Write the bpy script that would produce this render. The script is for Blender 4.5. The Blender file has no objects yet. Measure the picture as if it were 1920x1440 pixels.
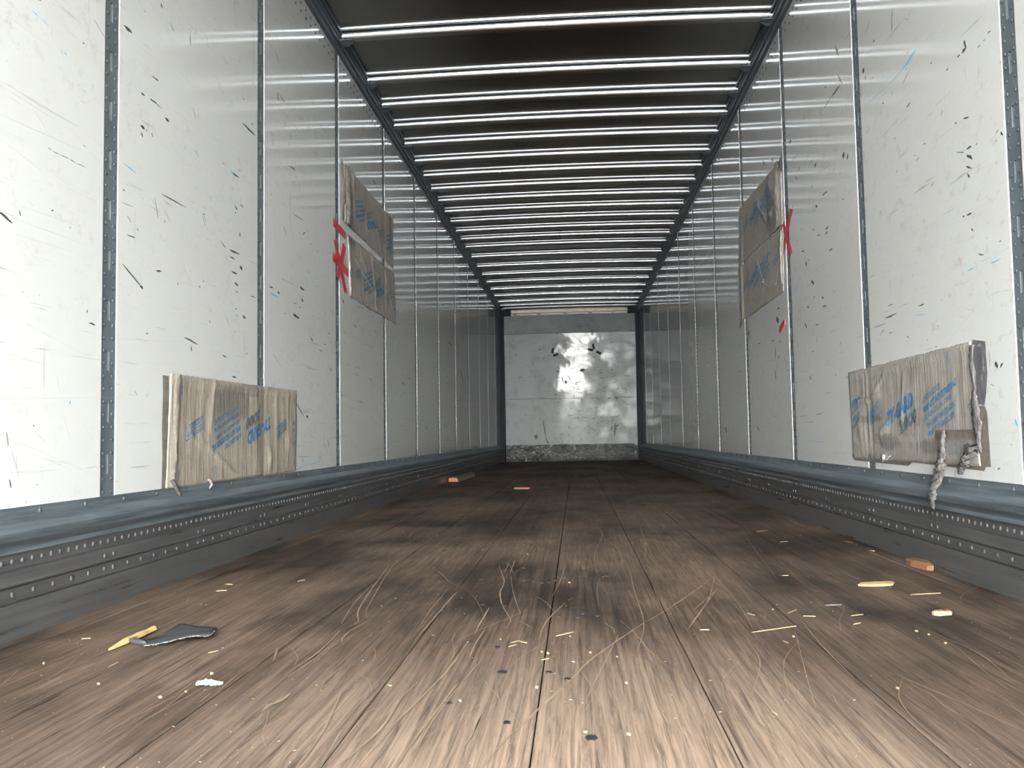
import bpy, bmesh, math, random
from mathutils import Vector, noise
random.seed(7)
C = bpy.context.scene.collection
sc = bpy.context.scene

# ---------------------------------------------------------------- camera, sky, exposure
cam_d = bpy.data.cameras.new('camera'); cam = bpy.data.objects.new('camera', cam_d); C.objects.link(cam)
CAM = (0.0, 0.0, 0.4536); YAW, PITCH, ROLL, FPX = 0.0719, 0.0602, -0.0168, 1640.0
cy_, sy_ = math.cos(YAW), math.sin(YAW)
fw = Vector((-sy_*math.cos(PITCH), cy_*math.cos(PITCH), math.sin(PITCH)))
rt = Vector((cy_, sy_, 0)); up = rt.cross(fw)
r2 = math.cos(ROLL)*rt + math.sin(ROLL)*up; u2 = -math.sin(ROLL)*rt + math.cos(ROLL)*up
from mathutils import Matrix
M = Matrix((r2, u2, -fw)).transposed().to_4x4(); M.translation = CAM
cam.matrix_world = M
cam_d.sensor_fit = 'HORIZONTAL'; cam_d.sensor_width = 36.0; cam_d.lens = FPX*36.0/1920.0
cam_d.clip_start = 0.05; cam_d.clip_end = 300
sc.camera = cam
w = bpy.data.worlds.new('overcast_sky'); sc.world = w; w.use_nodes = True
wt = w.node_tree; bg = wt.nodes['Background']
# hazy daylight sky: white towards the horizon, thinning to pale blue overhead
tc = wt.nodes.new('ShaderNodeTexCoord'); sx = wt.nodes.new('ShaderNodeSeparateXYZ'); wt.links.new(tc.outputs['Generated'], sx.inputs[0])
cr_ = wt.nodes.new('ShaderNodeValToRGB'); wt.links.new(sx.outputs['Z'], cr_.inputs['Fac'])
e_ = cr_.color_ramp.elements
e_[0].position = 0.0; e_[0].color = (1.0, .985, .945, 1)
e_[1].position = 1.0; e_[1].color = (.20, .27, .38, 1)
for p_, c_ in ((.12, (.83, .83, .81, 1)), (.30, (.55, .57, .59, 1)), (.60, (.33, .37, .42, 1))):
    q_ = e_.new(p_); q_.color = c_
wt.links.new(cr_.outputs['Color'], bg.inputs['Color']); bg.inputs['Strength'].default_value = SKY = 146.0
sc.view_settings.view_transform = 'Standard'; sc.view_settings.look = 'None'
sc.view_settings.gamma = 1.0; sc.view_settings.use_curve_mapping = False
sc.view_settings.exposure = 0.0
sc.cycles.max_bounces = 16; sc.cycles.diffuse_bounces = 10; sc.cycles.glossy_bounces = 8
sc.cycles.caustics_reflective = True; sc.cycles.blur_glossy = 0.3; sc.cycles.sample_clamp_indirect = 6.0

# ---------------------------------------------------------------- measures (metres)
XL, XR = 1.337, 1.1716          # inner faces of the side walls either side of the camera
YO, YB = -3.40, 15.80           # open rear end (unseen, set back to even the light), front bulkhead
ZS, ZR = 0.3047, 2.698          # top of scuff plate, underside of top rail
PITCHW, GAPC, GAPW, REC = 1.2192, (2.420, 2.3675), 0.079, 0.0028
# surveyed marks, screws and litter, world metres
LK = [(2.483,1.715,2.531,1.713,-0.0077,-0.0078),(2.716,1.901,2.727,1.889,-0.0053,-0.0035),(2.658,1.632,2.705,1.634,-0.0032,-0.0035),(2.591,1.55,2.614,1.548,-0.0047,-0.0043),(2.649,1.551,2.692,1.555,-0.0035,-0.0044),(2.649,1.555,2.725,1.55,-0.0024,-0.0022),(2.752,1.528,2.782,1.526,-0.0062,-0.0057),(2.589,1.444,2.616,1.442,-0.0066,-0.0062),(2.593,1.425,2.606,1.411,-0.0047,-0.0025),(2.626,1.444,2.63,1.438,-0.0033,-0.0016),(2.661,1.446,2.669,1.433,-0.0034,-0.0016),(3.425,1.757,3.569,1.753,-0.0084,-0.0062),(3.532,1.795,3.538,1.786,-0.006,-0.0026),(3.31,1.517,3.392,1.518,-0.0065,-0.0054),(3.231,1.528,3.241,1.525,-0.0043,-0.0025),(3.404,1.414,3.438,1.405,-0.0045,-0.0025),(3.296,1.203,3.399,1.205,-0.0046,-0.0048),(3.296,1.178,3.35,1.174,-0.0038,-0.003),(3.318,1.121,3.372,1.12,-0.0048,-0.0047),(3.35,1.082,3.383,1.075,-0.0077,-0.0044),(3.356,1.049,3.384,1.047,-0.0028,-0.0023),(3.522,1.056,3.577,1.058,-0.0019,-0.0024),(3.405,1.161,3.428,1.146,-0.0129,-0.0047),(2.595,0.939,2.615,0.933,-0.007,-0.0047),(2.852,0.994,2.853,0.987,-0.004,-0.0007),(3.016,1.01,3.034,1.009,-0.002,-0.0021),(3.435,0.961,3.463,0.954,-0.0121,-0.0063),(2.958,0.791,2.963,0.769,-0.0053,-0.0007),(3.475,0.815,3.481,0.809,-0.0055,-0.0012),(3.326,0.707,3.369,0.706,-0.0026,-0.0043),(3.351,0.978,3.373,0.979,-0.0013,-0.0023),(3.744,1.134,3.792,1.135,-0.004,-0.004),(3.848,1.128,3.877,1.123,-0.0101,-0.0051),(4.172,1.208,4.24,1.198,-0.015,-0.0072),(4.197,1.151,4.222,1.139,-0.0151,-0.0047),(4.066,1.058,4.163,1.046,-0.0155,-0.0081),(4.163,1.106,4.18,1.101,-0.0069,-0.0025),(4.352,0.972,4.379,0.959,-0.0122,-0.0032),(4.589,0.967,4.619,0.965,-0.0056,-0.003),(4.278,0.579,4.295,0.564,-0.0206,-0.0025),(2.306,0.824,2.301,0.812,-0.0032,-0.0),(1.983,0.374,1.99,0.352,-0.0038,-0.0002),(2.266,1.562,2.274,1.561,-0.0027,-0.0029),(2.487,1.212,2.499,1.211,-0.0027,-0.0027),(2.514,1.081,2.562,1.082,-0.0017,-0.0027),(3.85,2.056,3.865,2.017,-0.0072,-0.0031),(3.865,2.055,3.954,2.044,-0.0046,-0.0029),(4.006,1.761,4.102,1.769,-0.0044,-0.0035),(4.078,1.772,4.086,1.759,-0.0079,-0.0029),(4.06,1.543,4.225,1.55,-0.0034,-0.0025),(2.936,1.907,2.941,1.859,-0.0034,-0.0016),(3.349,1.395,3.371,1.377,-0.0052,-0.0021),(3.399,1.295,3.405,1.278,-0.007,-0.0019),(3.208,1.217,3.265,1.2,-0.0032,-0.0017),(3.349,1.365,3.365,1.364,-0.003,-0.0026),(2.478,1.171,2.551,1.175,-0.0008,-0.0013),(2.513,1.139,2.539,1.123,-0.0019,-0.001),(2.572,1.114,2.582,1.108,-0.0028,-0.0015),(2.113,1.215,2.133,1.212,-0.0011,-0.0012),(2.133,1.212,2.166,1.213,-0.0008,-0.0013),(2.166,1.213,2.21,1.216,-0.0008,-0.0013),(2.21,1.216,2.24,1.214,-0.0011,-0.0013),(2.24,1.214,2.289,1.217,-0.0007,-0.0012),(4.251,1.497,4.225,1.477,-0.0111,-0.0005),(5.635,2.796,5.711,2.79,-0.0173,-0.009),(7.076,3.184,6.934,3.094,-0.0185,-0.0042),(5.771,2.21,5.834,2.198,-0.0144,-0.0059),(4.961,1.271,4.996,1.245,-0.0169,-0.0039),(5.144,1.316,5.181,1.299,-0.0116,-0.0031),(6.196,1.395,6.25,1.383,-0.0235,-0.0064),(4.69,0.846,4.731,0.831,-0.0088,-0.0023),(4.491,0.929,4.549,0.92,-0.0062,-0.0028),(5.738,1.177,5.865,1.178,-0.0043,-0.0025),(6.657,0.89,6.826,0.875,-0.0097,-0.0031),(5.578,0.852,5.727,0.833,-0.0047,-0.0017),(9.194,1.478,9.515,1.466,-0.029,-0.0071),(10.117,1.265,10.49,1.099,-0.0285,-0.0029),(5.222,0.854,5.326,0.845,-0.0042,-0.002),(2.003,1.022,2.008,1.01,-0.0025,-0.001),(3.05,1.284,3.068,1.282,-0.0027,-0.0023),(3.109,0.901,3.119,0.89,-0.0033,-0.0009)]
LG = [(2.036,1.054,2.062,1.048,-0.0013,-0.0014),(2.257,1.395,2.283,1.396,-0.0033,-0.0045),(3.037,1.612,3.141,1.596,-0.0021,-0.0015),(3.901,1.844,3.886,1.748,-0.0037,-0.0011),(4.456,2.045,4.783,2.034,-0.0048,-0.0027),(1.919,1.48,2.155,1.481,-0.0006,-0.0008),(1.924,1.301,2.184,1.298,-0.0005,-0.0008),(2.482,1.471,2.719,1.482,-0.0011,-0.0013),(2.047,1.296,2.114,1.252,-0.0014,-0.001),(2.722,1.296,3.582,1.328,-0.0013,-0.0014),(2.466,1.006,3.245,1.001,-0.0007,-0.001),(2.473,0.697,2.968,0.713,-0.0002,-0.0009),(2.592,0.684,3.584,0.693,-0.0003,-0.001),(2.346,0.981,2.376,0.865,-0.0016,-0.0004),(1.942,0.671,2.14,0.654,-0.0003,-0.0008),(3.778,0.99,4.511,0.973,-0.0016,-0.0014),(4.153,0.909,4.416,0.921,-0.0007,-0.0014),(3.848,0.902,4.034,0.96,0.0019,-0.0008),(4.034,0.96,4.281,0.935,-0.0023,-0.0013),(4.281,0.935,4.416,0.921,-0.0025,-0.0014),(5.103,0.614,5.72,0.613,-0.0011,-0.0024),(5.72,0.613,5.991,0.549,-0.0084,-0.0018),(5.018,0.584,5.103,0.614,0.0066,-0.0012),(5.018,0.584,5.571,0.603,0.0003,-0.0016),(3.053,0.971,3.146,0.976,-0.0006,-0.001),(1.928,1.174,2.117,1.141,-0.0006,-0.0007),(2.509,1.689,2.715,1.695,-0.0011,-0.0011),(2.791,1.728,3.045,1.718,-0.0015,-0.0013),(3.115,1.725,3.293,1.687,-0.0021,-0.0014),(1.933,0.997,2.373,1.002,-0.0004,-0.0007),(1.971,1.033,2.372,1.048,-0.0004,-0.0008),(1.934,0.959,2.292,0.97,-0.0003,-0.0007),(2.486,1.268,2.687,1.173,-0.0014,-0.0008),(2.723,1.235,2.799,1.183,-0.0067,-0.0033),(2.658,1.235,2.723,1.2,-0.0046,-0.0026),(2.76,1.218,2.791,1.19,-0.0088,-0.0039),(2.069,0.433,2.23,0.387,-0.0009,-0.0012),(2.091,0.419,2.254,0.4,-0.0003,-0.0013),(1.987,0.447,2.019,0.376,-0.0057,-0.0008),(2.007,0.434,2.012,0.389,-0.004,-0.0),(2.164,0.637,2.182,0.583,-0.0023,-0.0004),(2.2,0.527,2.23,0.463,-0.0023,-0.0004),(2.078,0.488,2.123,0.458,-0.0024,-0.0013),(2.873,1.593,2.958,1.529,-0.0039,-0.0021),(3.09,1.837,3.239,1.837,-0.0021,-0.0018),(2.895,1.469,3.048,1.421,-0.0021,-0.0013)]
LB = [(2.04,1.541,2.066,1.536,-0.0019,-0.0021),(2.066,1.536,2.112,1.534,-0.0008,-0.0011),(2.228,0.571,2.226,0.559,-0.0036,0.0001),(3.758,1.108,3.863,1.103,-0.0072,-0.0053),(4.069,0.312,4.275,0.33,0.003,-0.0025),(4.275,0.33,4.551,0.343,0.0019,-0.0022),(2.485,1.293,2.565,1.284,-0.0029,-0.0028),(3.31,1.519,3.348,1.511,-0.0064,-0.0039),(2.272,1.275,2.285,1.273,-0.0024,-0.0026),(2.179,1.495,2.191,1.493,-0.0025,-0.0027)]
LT = [(1.97,0.485,1.977,0.45,-0.0038,-0.0003),(4.643,0.458,4.673,0.409,-0.0126,-0.0005),(2.749,1.185,2.761,1.177,-0.005,-0.0024),(2.686,1.243,2.709,1.179,-0.0035,-0.0012),(2.741,1.249,2.817,1.242,-0.0017,-0.0015),(2.651,1.207,2.723,1.2,-0.0013,-0.0012)]
RK = [(3.796,1.947,3.915,1.947,0.0088,0.0057),(3.915,1.947,4.043,1.94,0.0052,0.0031),(3.486,1.893,3.501,1.875,0.0151,0.0074),(3.472,1.854,3.48,1.84,0.006,0.0028),(3.782,1.649,3.793,1.624,0.018,0.0063),(3.726,1.626,3.744,1.602,0.0104,0.0039),(4.206,1.736,4.227,1.717,0.0132,0.0049),(4.121,1.553,4.043,1.553,-0.0114,-0.0067),(4.233,1.539,4.217,1.52,0.0217,0.0037),(4.693,1.992,4.656,2.003,-0.0204,-0.009),(2.667,1.573,2.649,1.574,-0.0052,-0.0044),(2.635,1.571,2.609,1.579,-0.0086,-0.0063),(2.617,1.604,2.609,1.573,0.0085,0.0032),(2.537,1.543,2.52,1.545,-0.0023,-0.0021),(2.503,1.547,2.487,1.548,-0.0018,-0.0016),(2.474,1.556,2.455,1.556,-0.0025,-0.0025),(2.748,1.566,2.733,1.568,-0.0042,-0.0034),(2.86,1.636,2.847,1.638,-0.0031,-0.0024),(2.707,1.383,2.692,1.383,-0.003,-0.0031),(2.649,1.377,2.61,1.369,-0.002,-0.0038),(2.637,1.281,2.603,1.279,-0.0048,-0.0057),(2.636,1.264,2.603,1.241,0.0101,-0.0024),(2.643,1.231,2.609,1.214,0.0035,-0.0026),(2.638,1.209,2.626,1.192,0.0078,0.0006),(2.427,1.26,2.42,1.247,0.0082,0.0011),(2.943,1.399,2.93,1.398,-0.0033,-0.0034),(3.027,1.388,3.014,1.385,-0.0012,-0.0022),(2.683,1.089,2.672,1.091,-0.0059,-0.0044),(2.655,1.087,2.623,1.086,-0.0045,-0.0053),(2.628,1.042,2.622,1.032,0.0064,0.0003),(2.467,0.966,2.455,0.966,-0.0018,-0.0024),(2.593,0.958,2.56,0.948,0.0016,-0.0027),(4.046,1.277,3.996,1.276,-0.0084,-0.0059),(4.091,1.386,4.048,1.391,-0.0123,-0.0061),(4.525,1.374,4.474,1.368,-0.0069,-0.0065),(4.451,1.309,4.445,1.281,0.015,0.0025),(4.357,1.197,4.322,1.168,0.0265,0.0014),(4.185,1.088,4.169,1.075,0.016,0.0003),(4.442,1.081,4.434,1.069,0.0194,0.0016),(4.33,1.111,4.312,1.103,0.0069,-0.0008),(4.191,1.041,4.121,1.036,-0.0035,-0.0054),(4.321,0.969,4.265,0.967,-0.0039,-0.0042),(3.374,0.876,3.253,0.877,-0.0037,-0.0042),(3.335,0.918,3.28,0.916,-0.0013,-0.0021),(3.049,0.874,2.999,0.874,-0.002,-0.0029),(3.336,0.814,3.303,0.816,-0.0022,-0.002),(2.523,0.64,2.515,0.621,0.0091,-0.0004),(2.497,0.62,2.484,0.634,-0.0055,-0.0015),(2.56,0.675,2.556,0.628,0.0016,0.0001),(5.179,0.952,5.191,0.875,0.0102,0.001),(5.212,0.83,5.195,0.76,0.0102,0.0005),(4.678,0.534,4.519,0.536,-0.0005,-0.0014),(4.371,0.537,4.25,0.54,-0.0007,-0.0018),(4.415,0.848,4.357,0.845,-0.0012,-0.0027),(4.03,0.714,4.015,0.704,0.0073,-0.0006),(4.095,1.362,4.067,1.373,-0.0113,-0.0041),(4.303,1.442,4.286,1.425,0.0088,0.0011),(4.235,1.39,4.181,1.382,-0.0037,-0.0045),(4.277,1.772,4.297,1.763,0.0087,0.0036),(4.013,2.031,3.998,2.017,0.0104,0.0022),(4.586,1.786,4.567,1.758,0.0104,0.0024),(4.529,1.797,4.495,1.808,-0.0076,-0.0031),(4.303,1.653,4.286,1.638,0.0085,0.0013),(3.052,1.757,3.037,1.758,-0.0036,-0.0027),(3.3,1.68,3.29,1.67,0.007,0.001),(3.379,1.946,3.355,1.947,-0.0046,-0.0033),(3.376,1.288,3.366,1.275,0.004,0.0005),(5.03,1.919,5.007,1.9,0.0117,0.0021),(5.345,2.113,5.292,2.063,0.0136,0.0031),(5.106,2.049,5.096,2.024,0.0199,0.0057),(5.634,1.306,5.542,1.271,0.0116,-0.0006),(5.389,1.261,5.301,1.26,-0.0114,-0.0058),(5.093,1.159,5.04,1.163,-0.0176,-0.0069),(5.126,1.12,5.079,1.077,0.038,0.0021),(5.68,1.02,5.583,1.017,-0.0045,-0.0037),(5.285,0.995,5.201,0.992,-0.0039,-0.0034),(8.631,1.566,8.488,1.516,0.0318,0.0013),(5.939,1.137,5.909,1.098,0.0176,0.0013),(6.982,0.504,6.942,0.454,0.0304,-0.0007),(5.767,0.492,5.704,0.471,0.0141,-0.0018),(4.461,0.732,4.434,0.711,0.0092,-0.0004),(4.505,1.003,4.488,0.974,0.0151,0.0011),(2.545,0.34,2.526,0.344,-0.0012,-0.0021),(3.165,0.785,3.142,0.775,0.0032,-0.0011)]
RG = [(3.817,2.146,3.793,2.088,0.0219,0.0085),(3.839,2.037,3.772,1.961,0.0202,0.0053),(3.81,2.017,3.802,1.962,0.0147,0.0057),(2.836,1.661,2.829,1.535,0.004,0.0016),(2.767,1.613,2.767,1.358,0.0038,0.0014),(2.765,1.348,2.767,1.256,0.0038,0.0012),(2.623,1.55,2.617,1.467,0.0068,0.0026),(3.105,1.303,3.435,1.293,0.0019,0.0014),(2.379,1.08,3.453,1.151,0.0008,0.0011),(2.44,1.053,3.031,1.116,0.0005,0.0011),(2.829,1.344,3.552,1.367,0.0013,0.0012),(2.427,1.181,2.842,1.227,0.0006,0.0009),(3.955,1.645,3.655,1.619,-0.0031,-0.0024),(4.126,1.648,3.958,1.622,-0.0025,-0.0024),(4.813,1.177,3.717,1.139,-0.0018,-0.0015),(4.724,0.991,3.665,0.996,-0.0018,-0.0014),(4.642,0.786,3.691,0.79,-0.0011,-0.0013),(3.475,0.966,2.876,0.924,-0.0005,-0.001),(2.873,0.95,2.723,0.897,0.0015,-0.0013),(2.723,0.897,2.655,0.854,0.0026,-0.0007),(2.657,0.838,2.57,0.855,-0.0015,-0.0012),(2.52,0.877,2.52,0.756,0.0023,0.0003),(2.73,0.825,2.627,0.794,0.0038,-0.004),(2.751,0.803,2.681,0.778,0.0044,-0.003),(2.994,1.035,2.882,0.873,0.002,0.0001),(4.678,0.536,4.101,0.548,-0.0006,-0.0013),(4.626,0.896,4.056,0.887,-0.0013,-0.0014),(4.077,0.354,3.818,0.341,0.001,-0.0012),(4.702,0.369,4.397,0.347,0.0018,-0.0013),(2.503,0.444,2.445,0.441,0.0003,-0.0011),(2.559,0.441,2.504,0.439,0.0002,-0.0007),(3.94,1.762,3.785,1.743,-0.0043,-0.0034),(8.531,2.022,7.222,1.998,-0.0238,-0.0078),(7.222,1.998,6.067,1.931,-0.0076,-0.0032),(8.098,1.817,7.18,1.79,-0.0303,-0.0104),(3.256,1.808,3.253,1.645,0.008,0.0031),(3.2,1.903,3.215,1.87,0.0181,0.0091),(3.212,1.989,3.2,1.903,0.0156,0.007),(3.169,1.987,3.165,1.879,0.0076,0.0035),(2.938,1.525,2.873,1.518,-0.0017,-0.0019),(2.628,1.438,2.59,1.456,-0.0029,-0.0019),(3.315,1.792,3.254,1.827,-0.0051,-0.0028)]
RB = [(2.969,1.733,3.035,1.731,0.005,0.004),(2.998,1.728,3.107,1.718,0.0073,0.0054),(3.107,1.718,3.239,1.72,0.0028,0.0023),(3.239,1.72,3.505,1.742,0.0022,0.0018),(2.522,0.916,2.463,0.918,-0.0017,-0.0024),(2.669,0.923,2.627,0.924,-0.0021,-0.0025),(3.09,0.847,2.985,0.839,-0.0004,-0.0014),(4.62,0.409,4.251,0.403,0.0011,-0.0026),(5.248,0.411,4.914,0.413,0.0003,-0.0023),(2.432,0.479,2.42,0.458,0.0069,-0.001),(3.2,1.503,3.183,1.505,-0.0059,-0.0038),(4.763,1.198,4.637,1.2,-0.0062,-0.0033),(4.698,1.17,4.585,1.183,-0.0058,-0.0024)]
RT = [(3.84,2.145,3.802,2.08,0.018,0.0064),(3.827,2.008,3.76,1.937,0.0131,0.0031),(3.165,1.975,3.18,1.89,0.0102,0.005),(2.904,1.245,2.873,1.254,-0.0049,-0.0029),(3.402,1.812,3.389,1.817,-0.0053,-0.003),(3.198,1.379,3.182,1.387,-0.0057,-0.0027)]
SCR = [([(-0.1375,1.2245),(-0.1116,1.3466),(-0.0194,1.6605),(0.0264,1.8257),(0.1535,2.1572)],0.0075),([(0.1535,2.1572),(0.2065,2.2711),(0.3265,2.5724),(0.4311,2.8562)],0.004),([(-0.3378,1.2349),(-0.3154,1.3809),(-0.3163,1.5399),(-0.3034,1.6395)],0.008),([(-0.3127,1.2197),(-0.2913,1.4607),(-0.2614,1.7059),(-0.2482,1.9805)],0.008),([(-0.359,1.3132),(-0.3551,1.4651),(-0.3386,1.4797)],0.005),([(-0.2592,1.2212),(-0.2493,1.3748),(-0.2266,1.6404)],0.006),([(-0.237,1.2218),(-0.241,1.375),(-0.2271,1.5729),(-0.2037,1.7945)],0.004),([(-0.5702,2.0905),(-0.5584,2.1198),(-0.5514,2.181),(-0.5792,2.2801),(-0.6012,2.427),(-0.6319,2.6865),(-0.6781,3.1333)],0.006),([(-0.5347,2.2128),(-0.5633,2.3078),(-0.5899,2.5073),(-0.6321,2.8378),(-0.6769,3.2685)],0.004),([(-0.5334,1.955),(-0.5447,2.0341),(-0.5329,2.1499),(-0.5271,2.1808)],0.005),([(-0.5864,2.1502),(-0.6239,2.4273),(-0.6433,2.7354)],0.004),([(-0.3716,1.9806),(-0.3686,2.1188),(-0.3596,2.6058)],0.006),([(-0.387,2.1489),(-0.3936,2.3485),(-0.3924,2.6337)],0.003),([(-0.1791,2.0887),(-0.1693,2.178),(-0.1875,2.2756),(-0.2137,2.4204),(-0.2309,2.5851),(-0.2354,2.7737),(-0.2825,3.1165)],0.005),([(-0.1531,2.2752),(-0.1932,2.5842),(-0.2213,2.8782)],0.003),([(-0.0926,1.9804),(-0.0813,2.1773),(-0.0385,2.4175)],0.005),([(-0.0769,2.4972),(-0.0593,2.7684),(-0.0468,3.1065)],0.003),([(-0.229,2.934),(-0.2329,3.2475)],0.005),([(-0.2486,2.9347),(-0.2495,3.1803)],0.004),([(-0.2423,2.0333),(-0.2425,2.1479),(-0.2401,2.3463)],0.005),([(-0.2281,1.8157),(-0.2304,1.9304),(-0.2234,2.0889)],0.004),([(0.0268,1.229),(0.0387,1.3571),(0.0192,1.6092),(-0.032,1.8834)],0.002),([(-0.0009,1.4578),(0.0192,1.6092),(0.0873,2.0325)],0.003),([(0.1359,1.3711),(0.1277,1.5468),(0.129,1.7966)],0.004),([(0.1681,1.3147),(0.1564,1.4084),(0.1573,1.4885)],0.003),([(0.1192,1.8839),(0.1535,2.1572),(0.1596,2.5762),(0.1684,2.9767)],0.003),([(0.2139,2.175),(0.2131,2.3399),(0.2207,2.6642)],0.003),([(0.0593,2.8687),(0.0615,3.377),(0.1138,4.1032),(0.0949,4.3397)],0.002),([(0.1097,2.8457),(0.1548,3.2292),(0.1529,3.6124),(0.1074,3.8931)],0.002),([(0.232,3.1588),(0.2775,3.6922),(0.3011,4.3214)],0.002),([(-0.5358,1.4618),(-0.5356,1.4997),(-0.5243,1.5211),(-0.5211,1.5687)],0.012),([(-0.5252,1.4206),(-0.5365,1.4761)],0.004),([(-0.6321,1.7918),(-0.6626,1.9054)],0.005),([(-0.6648,1.5035),(-0.668,1.5666)],0.003),([(-0.7276,1.5559),(-0.7312,1.6416)],0.004),([(-0.6581,1.5667),(-0.6652,1.6792)],0.004),([(-0.565,1.7506),(-0.5603,1.8818),(-0.5702,2.0905)],0.005),([(-0.5608,1.6728),(-0.5514,1.8139)],0.004),([(-0.397,1.2174),(-0.4016,1.3471),(-0.4288,1.57)],0.007),([(-0.4232,1.2167),(-0.4272,1.323)],0.004),([(-0.3633,1.2184),(-0.375,1.3721)],0.007),([(0.4311,2.8562),(0.3592,2.4886),(0.2999,2.27)],0.003),([(0.2501,2.0868),(0.3866,2.571)],0.005),([(0.401,2.6143),(0.291,2.3039)],0.004),([(0.2966,1.5805),(0.3551,1.798),(0.3639,1.9802)],0.002),([(0.3532,1.5503),(0.4019,1.7983),(0.4784,1.9801)],0.0018),([(0.3822,1.4925),(0.4233,1.7199),(0.4928,2.0857)],0.002),([(0.3868,1.9802),(0.4185,2.337),(0.4311,2.8562)],0.0018),([(0.5008,1.6841),(0.5107,1.9314),(0.5341,2.2032)],0.003),([(0.6067,2.7486),(0.6542,3.2056),(0.7211,3.849)],0.0018),([(0.6617,2.6526),(0.7217,3.3423)],0.0016),([(0.1064,1.2312),(0.1027,1.4073)],0.003),([(-0.2482,1.2413),(-0.2448,1.3047)],0.004),([(-0.1738,1.3064),(-0.1662,1.3766),(-0.1635,1.4686)],0.003),([(-0.0513,1.4041),(-0.0399,1.4571)],0.006),([(-0.1647,1.3292),(-0.1649,1.4411)],0.005),([(0.1783,1.2332),(0.193,1.4348),(0.2279,1.612)],0.002)]
SCREWS = [(-0.151,1.715,0.0115),(-0.062,1.715,0.0073),(-0.025,1.668,0.0051),(-0.179,1.916,0.007),(-0.054,2.241,0.0082),(-0.005,2.234,0.0136),(0.007,2.273,0.0083),(0.044,2.246,0.0096),(-0.172,2.782,0.0102),(-0.143,2.771,0.0101),(-0.118,2.74,0.01),(-0.094,2.749,0.0101),(-0.073,2.789,0.0085),(-0.049,2.83,0.0121),(0.088,2.868,0.0105),(-0.311,2.807,0.0068),(-0.362,2.312,0.0085),(-0.202,2.368,0.0087),(-0.262,2.391,0.0058),(0.013,1.349,0.0115),(-0.298,1.955,0.006),(-0.255,1.96,0.0048),(-0.246,1.965,0.0048),(-0.19,3.05,0.0093),(-0.216,3.422,0.0104),(-0.173,3.389,0.0083),(-0.085,3.809,0.0093),(-0.119,3.578,0.0065),(-0.202,4.366,0.008),(-0.14,3.931,0.0072),(-0.385,3.543,0.0086),(-0.54,3.536,0.0086),(-0.651,4.053,0.0099),(-0.538,2.388,0.0073),(-0.119,1.416,0.0035),(-0.228,1.517,0.0028)]
STICKS = [(0.3875,2.0477,0.5021,2.1138),(0.9082,2.5096,0.9983,2.5321),(0.6379,2.3623,0.6819,2.3688),(-0.0553,2.0115,-0.0156,2.0545),(0.5185,2.2609,0.5522,2.3074),(0.5481,2.2282,0.5759,2.2216),(-0.1532,1.9452,-0.1369,1.9652),(-0.1369,1.9652,-0.1168,1.9453),(-0.1553,1.9112,-0.1393,1.9305),(-0.0806,1.7995,-0.0637,1.8123),(0.4384,1.9652,0.4451,1.9457),(0.419,2.262,0.4322,2.2358),(0.6617,2.2271,0.697,2.2459),(0.6383,2.1303,0.6608,2.1477),(0.3078,1.4773,0.312,1.4583),(0.8149,4.1132,0.8763,4.1532),(0.8287,3.71,0.8648,3.7257),(0.9903,4.6839,1.0011,4.5969),(1.094,3.7284,1.1081,3.6558),(1.0965,3.4267,1.1108,3.4106),(0.2755,2.0755,0.2973,2.0754),(0.6394,2.8492,0.6591,2.8486),(-1.1221,2.7388,-1.0934,2.7281),(-0.9011,2.7832,-0.8864,2.814),(-1.0992,2.6141,-1.0694,2.6225),(-1.1573,1.9864,-1.1372,1.9917),(-0.9541,1.7352,-0.9543,1.7769),(-0.7964,1.8531,-0.7838,1.8764),(-1.0142,1.8569,-1.0316,1.9294),(-0.9893,1.9863,-1.007,2.0242)]
CHIPS = [(-0.9204,1.6249,-0.8929,1.6076),(-0.357,1.6179,-0.3446,1.6112),(0.0771,1.6405,0.087,1.6269),(0.0151,1.8744,0.0257,1.8475),(-0.0264,2.0221,-0.0179,1.9958),(-0.0871,1.8786,-0.0749,1.8515),(-0.0707,1.8605,-0.0648,1.8471),(-0.0223,1.7915,-0.0074,1.7792),(0.7677,2.036,0.7699,2.0152),(0.7696,1.9555,0.7731,1.9317),(0.5508,1.6195,0.5555,1.5969),(-0.213,1.5323,-0.2032,1.5143),(0.0011,1.3778,0.0082,1.3611),(-0.1831,1.9908,-0.1741,1.9703),(0.0712,1.8346,0.0769,1.8174),(-0.6307,4.4039,-0.5957,4.3257),(-0.2097,3.4218,-0.1796,3.3597),(-0.0359,2.7478,-0.0241,2.7181),(0.2265,2.2708,0.233,2.2443),(-0.7563,1.5458,-0.7358,1.5239),(-0.7262,1.6976,-0.7122,1.6825),(-0.7234,1.5791,-0.7089,1.5627),(-1.1167,1.7716,-1.0969,1.7548),(-0.0837,1.6112,-0.0763,1.598),(0.0665,1.3672,0.0736,1.3532),(0.4913,2.322,0.4933,2.2946),(0.7544,2.0681,0.7544,2.0466),(0.4712,2.021,0.4695,1.9902),(-0.9953,1.9705,-0.9661,1.9447)]
RUBBER = [(-1.0224,1.9497),(-0.9844,1.9245),(-0.967,1.9146),(-0.9437,1.9121),(-0.919,1.9321),(-0.9113,1.9472),(-0.8775,1.9549),(-0.8452,1.9549),(-0.8426,1.9809),(-0.8669,2.0687),(-0.8941,2.0862),(-0.9433,2.107),(-0.9623,2.1251),(-0.9815,2.1405),(-0.9909,2.1283),(-0.9819,2.0749),(-0.9797,2.0241),(-0.9856,1.9916),(-0.995,1.9549)]

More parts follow.
